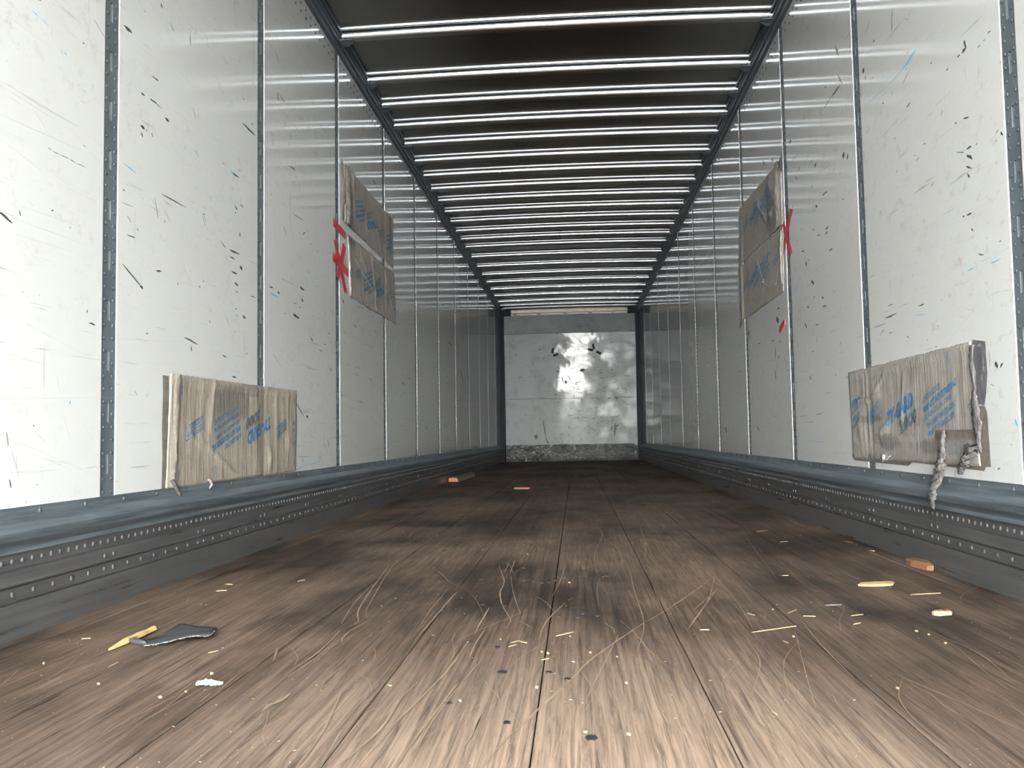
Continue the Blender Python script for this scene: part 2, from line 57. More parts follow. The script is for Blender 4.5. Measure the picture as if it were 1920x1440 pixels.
# ---------------------------------------------------------------- material helpers
def newmat(name, color=(.5, .5, .5), rough=.5, metal=0.0, spec=None, coat=0.0):
    m = bpy.data.materials.new(name); m.use_nodes = True
    b = m.node_tree.nodes['Principled BSDF']
    b.inputs['Base Color'].default_value = (*color, 1); b.inputs['Roughness'].default_value = rough
    b.inputs['Metallic'].default_value = metal
    if spec is not None: b.inputs['Specular IOR Level'].default_value = spec
    if coat: b.inputs['Coat Weight'].default_value = coat
    return m
class G:
    """small node-graph helper working in world position"""
    def __init__(s, m):
        s.m = m; s.t = m.node_tree; s.n = s.t.nodes; s.b = s.n['Principled BSDF']
        s.pos = s.n.new('ShaderNodeNewGeometry').outputs['Position']
    def link(s, a, b): s.t.links.new(a, b)
    def _set(s, sock, v):
        if hasattr(v, 'links') or isinstance(v, bpy.types.NodeSocket): s.link(v, sock)
        else: sock.default_value = v
    def map(s, scale=(1, 1, 1), rot=(0, 0, 0), loc=(0, 0, 0), src=None):
        n = s.n.new('ShaderNodeMapping'); s.link(src or s.pos, n.inputs['Vector'])
        n.inputs['Scale'].default_value = scale; n.inputs['Rotation'].default_value = rot; n.inputs['Location'].default_value = loc
        return n.outputs[0]
    def noise(s, vec, scale=1.0, detail=4.0, rough=.55, dist=0.0):
        n = s.n.new('ShaderNodeTexNoise'); s.link(vec, n.inputs['Vector'])
        n.inputs['Scale'].default_value = scale; n.inputs['Detail'].default_value = detail
        n.inputs['Roughness'].default_value = rough; n.inputs['Distortion'].default_value = dist
        return n.outputs['Fac']
    def vor(s, vec, scale=1.0, feature='F1', out='Distance'):
        n = s.n.new('ShaderNodeTexVoronoi'); n.feature = feature; s.link(vec, n.inputs['Vector']); n.inputs['Scale'].default_value = scale
        return n.outputs[out]
    def white(s, vec, dims='3D'):
        n = s.n.new('ShaderNodeTexWhiteNoise'); n.noise_dimensions = dims
        s.link(vec, n.inputs['W'] if dims == '1D' else n.inputs['Vector']); return n.outputs['Value']
    def ramp(s, f, lo, hi, a=0.0, b=1.0):
        n = s.n.new('ShaderNodeMapRange'); s._set(n.inputs['Value'], f)
        n.inputs['From Min'].default_value = lo; n.inputs['From Max'].default_value = hi
        n.inputs['To Min'].default_value = a; n.inputs['To Max'].default_value = b
        return n.outputs['Result']
    def math(s, op, a, b=0.0, c=0.0):
        n = s.n.new('ShaderNodeMath'); n.operation = op
        for i, v in enumerate((a, b, c)): s._set(n.inputs[i], v)
        return n.outputs[0]
    def mix(s, f, a, b):
        n = s.n.new('ShaderNodeMix'); n.data_type = 'RGBA'
        s._set(n.inputs[0], f)
        for k, v in ((6, a), (7, b)):
            if isinstance(v, bpy.types.NodeSocket): s.link(v, n.inputs[k])
            else: n.inputs[k].default_value = (*v, 1)
        return n.outputs[2]
    def sep(s, v=None):
        n = s.n.new('ShaderNodeSeparateXYZ'); s.link(v or s.pos, n.inputs[0]); return n.outputs
    def comb(s, x, y, z):
        n = s.n.new('ShaderNodeCombineXYZ')
        for i, v in enumerate((x, y, z)): s._set(n.inputs[i], v)
        return n.outputs[0]
    def bump(s, h, strength=.3, dist=.01, prev=None):
        n = s.n.new('ShaderNodeBump'); n.inputs['Strength'].default_value = strength; n.inputs['Distance'].default_value = dist
        s.link(h, n.inputs['Height'])
        if prev: s.link(prev, n.inputs['Normal'])
        return n.outputs[0]
    def out(s, color=None, rough=None, normal=None, metal=None):
        if color is not None: s._set(s.b.inputs['Base Color'], color)
        if rough is not None: s._set(s.b.inputs['Roughness'], rough)
        if normal is not None: s.link(normal, s.b.inputs['Normal'])
        if metal is not None: s._set(s.b.inputs['Metallic'], metal)
        return s.m

# white prefinished wall panel: gloss white, smudged and scratched along the load direction
def wall_white(name, base, rough):
    m = newmat(name, base, rough, spec=.5); g = G(m)
    sm = g.ramp(g.noise(g.map((1, 1.6, 2.2)), 2.2, 8, .68, .3), .50, .78)
    sm2 = g.ramp(g.noise(g.map((1, 1, 1.3), loc=(3, 5, 1)), 16, 9, .75), .55, .80)
    sc1 = g.ramp(g.noise(g.map((1, 2.0, 55), rot=(.16, 0, 0)), 1.0, 5, .6), .655, .72)
    sc2 = g.ramp(g.noise(g.map((1, 3.0, 80), rot=(-.10, 0, 0), loc=(0, 2, 4)), 1.0, 4, .6), .67, .73)
    sc3 = g.ramp(g.noise(g.map((1, 60, 2.5), rot=(.05, 0, 0), loc=(0, 7, 2)), 1.0, 4, .6), .69, .74)
    spk = g.ramp(g.noise(g.map((1, 30, 55), loc=(0, 1, 3)), 1.0, 3, .5), .735, .76)
    area = g.ramp(g.noise(g.map((1, .9, 1.1), loc=(2, 2, 9)), 1.0, 3, .5), .40, .62)
    c = g.mix(g.math('MULTIPLY', sm, .10), base, (.40, .37, .32))
    c = g.mix(g.math('MULTIPLY', g.math('MULTIPLY', sm2, area), .85), c, (.36, .33, .29))
    c = g.mix(g.math('MULTIPLY', sc1, .60), c, (.33, .32, .30))
    c = g.mix(g.math('MULTIPLY', g.math('MAXIMUM', sc2, sc3), .50), c, (.30, .29, .28))
    c = g.mix(g.math('MULTIPLY', g.math('MULTIPLY', spk, area), .85), c, (.12, .11, .10))
    fine = g.noise(g.map((1, 6, 26)), 3.0, 4, .5)
    nrm = g.bump(fine, .04, .003)
    r = rough
    b = g.b
    b.inputs['Coat Weight'].default_value = 1.0; b.inputs['Coat IOR'].default_value = 1.75
    b.inputs['Coat Roughness'].default_value = .065
    return g.out(c, r, nrm)
M_WALL = wall_white('white_gloss_panel', (.74, .75, .73), .25)
def steel(name, c1, c2, rough, metal, streak=(1, 1.2, 40), amp=.5, bumpk=.15):
    m = newmat(name, c1, rough, metal); g = G(m)
    f = g.ramp(g.noise(g.map(streak), 1.6, 7, .65), .35, .68)
    f2 = g.ramp(g.noise(g.map((6, 6, 6), loc=(1, 4, 2)), 1.4, 8, .7), .45, .70)
    c = g.mix(g.math('MULTIPLY', f, amp), c1, c2)
    c = g.mix(g.math('MULTIPLY', f2, amp*.6), c, tuple(.5*(a+b) for a, b in zip(c1, c2)))
    n = g.bump(g.noise(g.map(streak), 3.0, 5, .6), bumpk, .004)
    return g.out(c, g.ramp(f, 0, 1, rough, min(1, rough+.15)), n)
M_POST = steel('galvanised_post_steel', (.055, .072, .080), (.125, .15, .16), .55, .15, (1, 12, 2.5), .6)
M_RUB = steel('blue_grey_galvanised_rub_rail', (.085, .112, .128), (.30, .345, .37), .34, .65, (1, 1.6, 46), .85, .1)
M_KICK = steel('brushed_scuff_steel', (.105, .107, .109), (.25, .247, .243), .27, .6, (1, 1.2, 40), .5, .06)
M_RIVET = steel('rivet_steel', (.028, .031, .033), (.065, .07, .072), .7, .1)
M_RAIL = steel('dark_top_rail', (.055, .065, .072), (.10, .115, .125), .35, .5)
M_ROOF = newmat('dark_roof_sheet', (.34, .35, .345), .25, 1.0)
M_BOW = newmat('bright_roof_bow', (.80, .805, .78), .27, 1.0)
M_CREAM = newmat('cream_slot_filler', (.62, .60, .50), .6)
M_DARK = newmat('dark_post_cavity', (.02, .024, .028), .7)
M_CORNER = newmat('black_corner_post', (.008, .010, .012), .7, spec=.04)
# front bulkhead: bulged glossy white sheets
def bulkhead():
    m = newmat('dented_bulkhead_sheet', (.6, .62, .61), .15, spec=.11); g = G(m)
    dirt = g.ramp(g.noise(g.map((1, 1, 1)), 3.2, 9, .72, .4), .47, .72)
    scr = g.ramp(g.noise(g.map((3, 1, 50)), 1.0, 5, .6), .62, .70)
    c = g.mix(g.math('MULTIPLY', dirt, .55), (.125, .133, .132), (.05, .049, .045))
    c = g.mix(g.math('MULTIPLY', scr, .6), c, (.15, .15, .14))
    big = g.noise(g.map((1.0, 1, .8), loc=(.35, 0, .2)), 1.3, 3, .5)
    med = g.noise(g.map((1, 1, 1), loc=(4, 1, 0)), 7, 4, .55)
    n = g.bump(med, .03, .005, g.bump(big, .03, .02))
    # straps and cargo have polished the middle and parts of the right of the sheets; the rest is dull
    x, y, z = g.sep()
    wob = g.math('MULTIPLY', g.math('SUBTRACT', g.noise(g.map((1, 1, 1), loc=(2, 0, 5)), 2.4, 7, .7), .5), 1.1)
    wob2 = g.math('MULTIPLY', g.math('SUBTRACT', g.noise(g.map((1.6, 1, 1), loc=(8, 0, 2)), 7.0, 9, .75), .5), .75)
    wob = g.math('ADD', wob, wob2)
    mid = g.ramp(g.math('ABSOLUTE', g.math('ADD', g.math('SUBTRACT', x, .02), wob)), .36, .20)
    rgt = g.math('MULTIPLY', g.ramp(g.math('ADD', x, wob), .25, .5), g.ramp(g.noise(g.map((1, 1, 1), loc=(7, 0, 1)), 3.5, 8, .75), .46, .58, .05, .9))
    mid = g.math('MULTIPLY', mid, g.ramp(g.math('ADD', z, wob), .75, 1.5, .35, 1.0))
    wear = g.math('MULTIPLY', g.math('MAXIMUM', mid, rgt), g.ramp(dirt, .0, .9, 1.0, .35))
    return g.out(c, g.ramp(wear, 0, 1, .40, .10), n)
M_BULK = bulkhead()
def kplate():
    m = newmat('battered_kick_plate', (.1, .1, .1), .3, spec=.06); g = G(m)
    f = g.ramp(g.noise(g.map((3.2, 3, 5)), 1.5, 9, .78, .8), .40, .60)
    f2 = g.ramp(g.noise(g.map((9, 9, 11), loc=(3, 0, 1)), 1.5, 8, .75, .6), .46, .62)
    lowd = g.ramp(g.math('ADD', g.sep()[2], g.math('MULTIPLY', g.noise(g.map((6, 6, 6)), 1.0, 6, .7), .16)), .06, .20)
    c = g.mix(g.math('MULTIPLY', g.math('MULTIPLY', f, f2), lowd), (.018, .019, .019), (.36, .37, .365))
    return g.out(c, g.ramp(f, 0, 1, .45, .14), g.bump(f2, .6, .01))
M_KPLATE = kplate()
M_HEADER = steel('header_painted_reflection', (.16, .135, .10), (.34, .30, .24), .35, .2, (4, 1, 30), .7)  # warm reflection off the floor is put into the header colour
# laminated hardwood floor
def wood_floor():
    m = newmat('worn_laminated_hardwood', (.1, .06, .04), .5, spec=.04); g = G(m)
    x, y, z = g.sep()
    k = g.math('FLOOR', g.math('MULTIPLY', x, 1/.029))
    r1 = g.white(k, '1D')
    sg = g.math('FLOOR', g.math('MULTIPLY_ADD', y, .85, g.math('MULTIPLY', r1, 17.0)))
    r2_ = g.white(g.comb(k, sg, 3.0))
    grain = g.noise(g.map((95, 3.0, 1)), 1.0, 9, .72, .9)
    gr2 = g.noise(g.map((210, 5, 1), loc=(3, 1, 0)), 1.0, 4, .6)
    soil = g.ramp(g.noise(g.map((2.6, 1.3, 1)), 1.0, 8, .68, .6), .42, .62)
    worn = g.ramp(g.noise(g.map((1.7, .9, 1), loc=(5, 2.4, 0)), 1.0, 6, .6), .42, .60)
    lite = g.mix(r2_, (.058, .042, .032), (.105, .075, .056))
    dark = g.mix(r2_, (.007, .0058, .0048), (.019, .0145, .0115))
    c = g.mix(g.ramp(grain, .34, .66), dark, lite)
    c = g.mix(g.math('MULTIPLY', g.ramp(gr2, .5, .75), .45), c, (.012, .010, .008))
    c = g.mix(g.math('MULTIPLY', soil, .68), c, (.012, .011, .0096))
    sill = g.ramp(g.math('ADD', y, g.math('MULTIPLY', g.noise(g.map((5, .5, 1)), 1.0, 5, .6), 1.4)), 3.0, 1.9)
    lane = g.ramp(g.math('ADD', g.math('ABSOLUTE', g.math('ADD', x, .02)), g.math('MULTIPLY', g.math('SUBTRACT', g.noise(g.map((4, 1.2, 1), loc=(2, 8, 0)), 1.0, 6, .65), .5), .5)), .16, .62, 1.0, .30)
    sill = g.math('MULTIPLY', sill, lane)      # boards lightest along the middle lane by the door
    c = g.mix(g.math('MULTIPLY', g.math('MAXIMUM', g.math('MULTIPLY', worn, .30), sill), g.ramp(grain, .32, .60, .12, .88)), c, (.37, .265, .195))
    sc1 = g.ramp(g.noise(g.map((160, 1.1, 1), rot=(0, 0, .05)), 1.0, 3, .5), .68, .74)
    sc2 = g.ramp(g.noise(g.map((120, 1.6, 1), rot=(0, 0, -.16), loc=(2, 2, 0)), 1.0, 3, .5), .69, .74)
    c = g.mix(g.math('MULTIPLY', g.math('MAXIMUM', sc1, sc2), .45), c, (.14, .10, .07))
    h = g.math('ADD', g.math('MULTIPLY', grain, .7), g.math('MULTIPLY', g.white(g.comb(k, sg, 9.0)), .5))
    n = g.bump(h, .35, .003)
    return g.out(c, g.ramp(grain, .3, .7, .50, .72), n)
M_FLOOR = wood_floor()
M_SUB = newmat('dark_board_joint', (.012, .009, .007), .9)
def simple(name, c1, c2, rough=.7, sc_=(30, 30, 30), metal=0.0, bumpk=.2):
    m = newmat(name, c1, rough, metal); g = G(m)
    f = g.noise(g.map(sc_), 1.0, 6, .65)
    return g.out(g.mix(g.ramp(f, .35, .65), c1, c2), None, g.bump(f, bumpk, .003))
def tarp(name, c1, c2, cd, stains_and_band=()):
    m = newmat(name, c1, .62); g = G(m)
    v = g.ramp(g.noise(g.map((1, 95, 7)), 1.0, 5, .6), .36, .66)
    h = g.ramp(g.noise(g.map((1, 6, 150), loc=(0, 3, 1)), 1.0, 4, .6), .40, .68)
    wv = g.math('MULTIPLY', g.math('SINE', g.math('MULTIPLY', g.sep()[1], 2*math.pi/.0085)), g.math('SINE', g.math('MULTIPLY', g.sep()[2], 2*math.pi/.0085)))
    d = g.ramp(g.noise(g.map((1, 3.0, 5.5)), 1.3, 8, .66, .5), .47, .70)
    d2 = g.ramp(g.noise(g.map((1, 9, 16), loc=(1, 1, 7)), 1.0, 7, .7, .6), .58, .72)
    c = g.mix(g.math('MULTIPLY', v, .75), c2, c1)
    c = g.mix(g.math('MULTIPLY', h, .32), c, tuple(.62*a for a in c1))
    c = g.mix(g.math('MULTIPLY', d, .62), c, cd)
    c = g.mix(g.math('MULTIPLY', d2, .50), c, tuple(.5*a for a in cd))
    _, y, z = g.sep()
    wn = g.noise(g.map((1, 34, 6), loc=(0, 2, 2)), 1.0, 6, .65)
    for (sy, sz, ry, rz_, k) in stains_and_band:      # greasy smears rubbed into the weave, plus a dark band over the post gap
        q = g.math('ADD', g.math('POWER', g.math('ABSOLUTE', g.math('MULTIPLY', g.math('SUBTRACT', y, sy), 1/ry)), 2.0), g.math('POWER', g.math('ABSOLUTE', g.math('MULTIPLY', g.math('SUBTRACT', z, sz), 1/rz_)), 2.0))
        q = g.math('ADD', q, g.math('MULTIPLY', g.math('SUBTRACT', wn, .5), 2.6))
        c = g.mix(g.math('MULTIPLY', g.ramp(q, 1.0, .55), k), c, tuple(.62*a for a in cd))
    n = g.bump(v, .5, .003, g.bump(wv, .4, .0012))
    return g.out(c, None, n)
M_TARP = tarp('tan_woven_barrier_cloth', (.36, .325, .265), (.225, .195, .155), (.165, .145, .12), ((3.33, .60, .20, .075, .75), (3.645, .50, .035, .30, .6), (3.20, .53, .07, .10, .5), (3.50, .66, .16, .03, .5)))
M_TARPG = tarp('grey_woven_barrier_cloth', (.33, .305, .275), (.205, .188, .165), (.145, .135, .12), ((3.37, .41, .12, .035, .7), (3.60, .50, .20, .018, .7), (2.85, .40, .30, .03, .6), (5.2, 1.8, .08, .22, .7), (5.15, 1.72, .14, .12, .7), (6.28, 1.95, .06, .2, .6), (5.9, 1.45, .04, .12, .5)))
M_TARPD = simple('dark_adhesive_strip', (.085, .075, .062), (.15, .13, .11), .6)
M_TORN = simple('shredded_grey_fibre', (.030, .027, .026), (.115, .105, .10), .85, (160, 160, 45), 0, .8)
M_TORNDK = simple('bare_black_adhesive', (.05, .055, .065), (.14, .13, .13), .45)
M_BLUE = simple('faded_blue_print_ink', (.018, .085, .185), (.045, .14, .26), .7)
M_BLUEP = simple('pale_blue_print_ink', (.045, .105, .18), (.10, .155, .215), .75)
M_RED = simple('red_adhesive_tape', (.30, .004, .016), (.42, .008, .026), .35, (20, 20, 20))
M_BLACK = newmat('black_rubber_scuff', (.025, .025, .027), .7)
M_GREYSC = newmat('grey_scratch', (.42, .42, .40), .6)
M_BLUESC = newmat('blue_chalk_scuff', (.11, .34, .56), .7)
M_BROWNSC = newmat('brown_grease_smear', (.24, .19, .15), .7)
M_GOUGE = simple('fresh_wood_gouge', (.25, .175, .11), (.13, .09, .058), .75, (60, 6, 60))
M_SCREW = newmat('dark_floor_screw', (.035, .03, .028), .5, .5)
M_PINE = simple('yellow_pine_splinter', (.52, .38, .155), (.38, .25, .09), .6)
M_BARK = simple('red_brown_bark', (.17, .075, .032), (.10, .045, .02), .7)
M_STRAW = simple('pale_straw_wood', (.30, .23, .135), (.20, .15, .085), .65)
M_LUMBER = simple('dull_brown_lumber', (.12, .08, .045), (.18, .12, .065), .7, (10, 3, 10))
M_REDWOOD = simple('orange_split_wood', (.21, .08, .03), (.14, .05, .018), .7)
M_RUBBER = simple('charcoal_rubber_sheet', (.020, .022, .024), (.034, .036, .038), .6)
M_FRAY = simple('frayed_white_cord', (.15, .145, .135), (.30, .29, .275), .9)
M_PAPER = simple('crumpled_white_paper', (.33, .33, .31), (.20, .20, .19), .8)
M_ASPHALT = simple('pale_yard_concrete', (.40, .39, .37), (.50, .49, .47), .85, (.6, .6, .6))
M_GREYCHIP = simple('grey_grit', (.07, .07, .072), (.16, .16, .16), .8)

# ---------------------------------------------------------------- mesh helpers
class MB:
    def __init__(s): s.v = []; s.f = []
    def add(s, vs, fs):
        o = len(s.v); s.v += [tuple(v) for v in vs]; s.f += [tuple(i+o for i in f) for f in fs]
    def box(s, x0, x1, y0, y1, z0, z1):
        s.add([(x0, y0, z0), (x1, y0, z0), (x1, y1, z0), (x0, y1, z0), (x0, y0, z1), (x1, y0, z1), (x1, y1, z1), (x0, y1, z1)],
              [(0, 3, 2, 1), (4, 5, 6, 7), (0, 1, 5, 4), (1, 2, 6, 5), (2, 3, 7, 6), (3, 0, 4, 7)])
    def extrude(s, prof, y0, y1, close=True):
        n = len(prof); vs = [(p[0], y0, p[1]) for p in prof]+[(p[0], y1, p[1]) for p in prof]
        fs = [(i, (i+1) % n, n+(i+1) % n, n+i) for i in range(n if close else n-1)]
        if close: fs += [tuple(range(n))[::-1], tuple(range(n, 2*n))]
        s.add(vs, fs)
    def dome(s, c, r, h, ax, seg=8, stretch=(1, 1)):
        """low rounded rivet head; ax = inward unit X direction (+1/-1)"""
        vs = []; cx, cy, cz = c
        for (q, hh) in ((1, 0), (.82, .62), (.45, .93)):
            for i in range(seg):
                a = 2*math.pi*i/seg; vs.append((cx+ax*h*hh, cy+r*q*math.cos(a)*stretch[0], cz+r*q*math.sin(a)*stretch[1]))
        vs.append((cx+ax*h, cy, cz)); fs = []
        for j in range(2):
            for i in range(seg): fs.append((j*seg+i, j*seg+(i+1) % seg, (j+1)*seg+(i+1) % seg, (j+1)*seg+i))
        for i in range(seg): fs.append((2*seg+i, 2*seg+(i+1) % seg, 3*seg))
        s.add(vs, fs)
    def mesh(s, name, smooth=False, recalc=True):
        m = bpy.data.meshes.new(name); m.from_pydata(s.v, [], s.f)
        if recalc:
            b = bmesh.new(); b.from_mesh(m); bmesh.ops.recalc_face_normals(b, faces=b.faces[:]); b.to_mesh(m); b.free()
        if smooth:
            m.polygons.foreach_set('use_smooth', [True]*len(m.polygons))
        m.update(); return m
    def build(s, name, mat, parent=None, smooth=False, loc=(0, 0, 0), recalc=True):
        return obj(name, s.mesh(name, smooth, recalc), mat, parent, loc)
def obj(name, me, mat, parent=None, loc=(0, 0, 0)):
    o = bpy.data.objects.new(name, me); C.objects.link(o)
    if mat is not None and me is not None and not me.materials: me.materials.append(mat)
    o.location = loc
    if parent: o.parent = parent
    return o
def struct(o): o['kind'] = 'structure'; return o
def stuff(o): o['kind'] = 'stuff'; return o
def thing(o, label, cat, group=None):
    o['label'] = label; o['category'] = cat
    if group: o['group'] = group
    return o
def sharp(o, ang=35):
    me = o.data
    me.polygons.foreach_set('use_smooth', [True]*len(me.polygons))
    try: me.set_sharp_from_angle(angle=math.radians(ang))
    except Exception: pass
    return o
# ================================================================ LARGE STRUCTURE
# yard outside the open rear doors
b = MB(); b.box(-40, 40, -60, YO-.02, -1.45, -1.35); struct(b.build('ground', M_ASPHALT))
# floor: sub-deck, long laminated boards as parts
seams = [-1.322, -1.237, -.946, -.655, -.364, -.0735, .218, .508, .800, 1.091, 1.157]
b = MB(); b.box(-XL-.02, XR+.02, YO, YB+.05, -.16, -.028); floor = struct(b.build('floor', M_SUB))
for i in range(len(seams)-1):
    x0, x1 = seams[i]+.0013, seams[i+1]-.0013
    dz = random.uniform(-.0012, .0)
    b = MB(); e = .0015
    prof = [(x0, -.03), (x1, -.03), (x1, dz-e), (x1-e, dz), (x0+e, dz), (x0, dz-e)]
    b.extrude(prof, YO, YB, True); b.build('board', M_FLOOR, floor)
# countersunk dark screws in the boards
b = MB()
def disc(b, x, y, z, r, n=10, ry=None):
    ry = ry or r
    o = [(x+r*math.cos(2*math.pi*i/n)*random.uniform(.85, 1.1), y+ry*math.sin(2*math.pi*i/n)*random.uniform(.85, 1.1), z) for i in range(n)]
    o2 = [(x+(q[0]-x)*.55, y+(q[1]-y)*.55, z-.0006) for q in o]
    t = [(q[0], q[1], z-.002) for q in o]
    b.add(o+o2+t, [tuple(range(n, 2*n))]+[(i, (i+1) % n, n+(i+1) % n, n+i) for i in range(n)]+[(i, (i+1) % n, 2*n+(i+1) % n, 2*n+i) for i in range(n)])
for x, y, r in SCREWS:
    b = MB(); disc(b, x, y, .0009, max(.0065, r*.85), 10, max(.008, r*1.1)); b.build('screw_head', M_SCREW, floor, recalc=False)

# side walls
def wallX(side, h): return -XL+h if side == 0 else XR-h
def wall_pt(side, y, z, h): return (wallX(side, h), y, z)
SX = (1, -1)
walls = []
# shared meshes for the panels, posts, post rivets and slot fillers
def slab(side, y0, y1):
    b = MB(); xa, xb = wallX(side, 0), wallX(side, -REC)
    c = .0010; s = SX[side]
    # chamfered vertical edges: the long white edge strips of each panel
    p = [(xb, y0), (xb, y1), (xa-s*c, y1), (xa, y1-c), (xa, y0+c), (xa-s*c, y0)]
    n = len(p); vs = [(q[0], q[1], .285) for q in p]+[(q[0], q[1], 2.705) for q in p]
    b.add(vs, [(i, (i+1) % n, n+(i+1) % n, n+i) for i in range(n)]+[tuple(range(n))[::-1], tuple(range(n, 2*n))])
    return b.mesh('panel')
SLOT_P, SLOT_L, SLOT_W = .1475, .058, .0125
def post_mesh(side):
    b = MB(); x = wallX(side, -REC); hw = GAPW/2
    zs = [.285]; k0 = 1.575-9*SLOT_P; slots = []
    for k in range(18):
        c = k0+k*SLOT_P
        if .32 < c-SLOT_L/2 and c+SLOT_L/2 < 2.69: slots.append((c-SLOT_L/2, c+SLOT_L/2))
    for a, c in slots: zs += [a, c]
    zs.append(2.705); ys = [-hw, -SLOT_W/2, SLOT_W/2, hw]
    idx = {}
    for j, z in enumerate(zs):
        for i, y in enumerate(ys): idx[i, j] = len(b.v); b.v.append((x, y, z))
    for j in range(len(zs)-1):
        for i in range(3):
            if i == 1 and j % 2 == 1:
                continue
            b.f.append((idx[i, j], idx[i+1, j], idx[i+1, j+1], idx[i, j+1]))
    # slot walls, back plate and the raised side lips
    xb = wallX(side, -REC-.010)
    for a, c in slots:
        y0, y1 = -SLOT_W/2, SLOT_W/2
        b.add([(x, y0, a), (x, y1, a), (x, y1, c), (x, y0, c), (xb, y0, a), (xb, y1, a), (xb, y1, c), (xb, y0, c)],
              [(0, 1, 5, 4), (1, 2, 6, 5), (2, 3, 7, 6), (3, 0, 4, 7), (4, 5, 6, 7)])
    return b.mesh('post', recalc=False), slots
def rivet_mesh(side, slots):
    b = MB(); x = wallX(side, -REC); z = .315
    while z < 2.69:
        for y in (-.0225, .0225): b.dome((x, y+random.uniform(-.0008, .0008), z+(.0 if y < 0 else .002)), .0058, .0036, SX[side], 8)
        z += .0368
    return b.mesh('rivets', True)
def filler_mesh(side, slots):
    b = MB(); xa, xb = wallX(side, -REC-.003), wallX(side, -REC-.0095)
    for a, c in slots: b.box(min(xa, xb), max(xa, xb), -.0026, .0026, a+.003, c-.003)
    return b.mesh('slot_fillers')
NPOST = range(-2, 11)
for side, nm in ((0, 'wall_left'), (1, 'wall_right')):
    b = MB(); xo = wallX(side, -REC-.012); xo2 = wallX(side, -REC-.05)
    b.box(min(xo, xo2), max(xo, xo2), YO, YB+.05, -.03, 2.80); wall = struct(b.build(nm, M_DARK)); walls.append(wall)
    gaps = [GAPC[side]+PITCHW*k for k in NPOST]
    gaps = [g for g in gaps if g-GAPW/2 > YO+.05]
    edges = [YO]+[e for g in gaps for e in (g-GAPW/2, g+GAPW/2)]+[YB-.01]
    full = slab(side, -(PITCHW-GAPW)/2, (PITCHW-GAPW)/2); full.materials.append(M_WALL)
    for i in range(0, len(edges), 2):
        y0, y1 = edges[i], edges[i+1]
        if abs((y1-y0)-(PITCHW-GAPW)) < 1e-4: obj('panel', full, None, wall, (0, (y0+y1)/2, 0))
        else: obj('panel', slab(side, y0, y1), M_WALL, wall)
    pm, slots = post_mesh(side); pm.materials.append(M_POST)
    rm = rivet_mesh(side, slots); rm.materials.append(M_RIVET)
    fm = filler_mesh(side, slots); fm.materials.append(M_CREAM)
    for g in gaps:
        p = obj('post', pm, None, wall, (0, g, 0))
        stuff(obj('rivets', rm, None, p)); stuff(obj('slot_fillers', fm, None, p))
    # two rows of small dark rivets under the top rail
    b = MB(); y = YO+.1; i = 0
    while y < YB-.1:
        if all(abs(y-g) > .055 for g in gaps):
            for z in (2.657, 2.613): b.dome((wallX(side, 0), y, z), .0068, .0028, SX[side], 6)
        y += .0815
    stuff(b.build('rail_rivets', M_DARK, wall, True))

# scuff plates along both walls
RUB = [(0, .3047), (.0035, .3047), (.0042, .2775), (.0065, .271), (.014, .2655), (.025, .2595), (.0315, .250), (.0325, .2405), (.0305, .230), (.026, .2245),
       (.0165, .2185), (.0135, .2115), (.0150, .205), (.0185, .2005), (.0175, .1985), (0, .1985)]
LOW = [(0, .1985), (.0095, .1975), (.0100, .1635), (.0055, .1622), (.0055, .1592), (.0125, .1578), (.0125, .1292), (.0170, .1262), (.0165, .1240), (.0065, .1226), (.0065, .1192),
       (.0115, .1178), (.0115, .0862), (.0050, .0850), (.0050, .0822), (.0130, .0808), (.0150, .006), (.0150, -.004), (0, -.004)]
def scuff(side, nm):
    s = SX[side]
    b = MB(); b.extrude([(wallX(side, d), z) for d, z in RUB], YO, YB-.02); base = struct(sharp(b.build(nm, M_RUB), 28))
    b = MB(); b.extrude([(wallX(side, d), z) for d, z in LOW], YO, YB-.02); b.build('lower_plate', M_KICK, base)
    r1 = MB(); r1.dome((0, 0, 0), .0060, .0042, s, 10, (.85, 1.25)); m1 = r1.mesh('rivet', True); m1.materials.append(M_RIVET)
    r2m = MB(); r2m.dome((0, 0, 0), .0062, .0040, s, 10, (.9, 1.2)); m2 = r2m.mesh('rivet', True); m2.materials.append(M_RIVET)
    far = MB(); near = []
    ph = (2.004 % .0385, (2.391-2.31) % .0765)
    y = YO+.03+ph[0]
    while y < YB-.05: near.append((y, .1792, .0098, 1)); y += .0385
    y = GAPC[side]-.011-.6096*4
    while y < YB-.1:
        for dy in (-.0235, .0235):
            near.append((y+dy, .1395, .0125, 2)); near.append((y+dy, .1030, .0115, 2))
        for q in range(1, 7): near.append((y+.0235+q*(.6096-.047)/7, .1030, .0115, 2))
        y += .6096
    y = GAPC[side]-.120-.2032*12
    while y < YB-.05: near.append((y, .291, .0038, 2)); y += .2032
    near.sort()
    n = 0
    for y, z, d, k in near:
        if y < YO+.02: continue
        if 1.75 < y < 5.2 and n < 190:
            obj('rivet', m1 if k == 1 else m2, None, base, (wallX(side, d), y, z)); n += 1
        else: far.dome((wallX(side, d), y, z), .006, .004, s, 6, (.85, 1.2))
    stuff(far.build('rivets', M_RIVET, base, True))
    return base
skirtL = scuff(0, 'baseboard_left'); skirtR = scuff(1, 'baseboard_right')

# top rails
RAILP = [(0, 2.694), (.010, 2.694), (.017, 2.700), (.022, 2.716), (.034, 2.7215), (.037, 2.7275), (.037, 2.737), (.0435, 2.741), (.0455, 2.752), (.058, 2.756), (.060, 2.762), (.060, 2.778), (0, 2.778)]
for side, nm in ((0, 'trim_1'), (1, 'trim_2')):
    b = MB(); b.extrude([(wallX(side, d), z) for d, z in RAILP], YO, YB-.02); struct(sharp(b.build(nm, M_RAIL), 30))

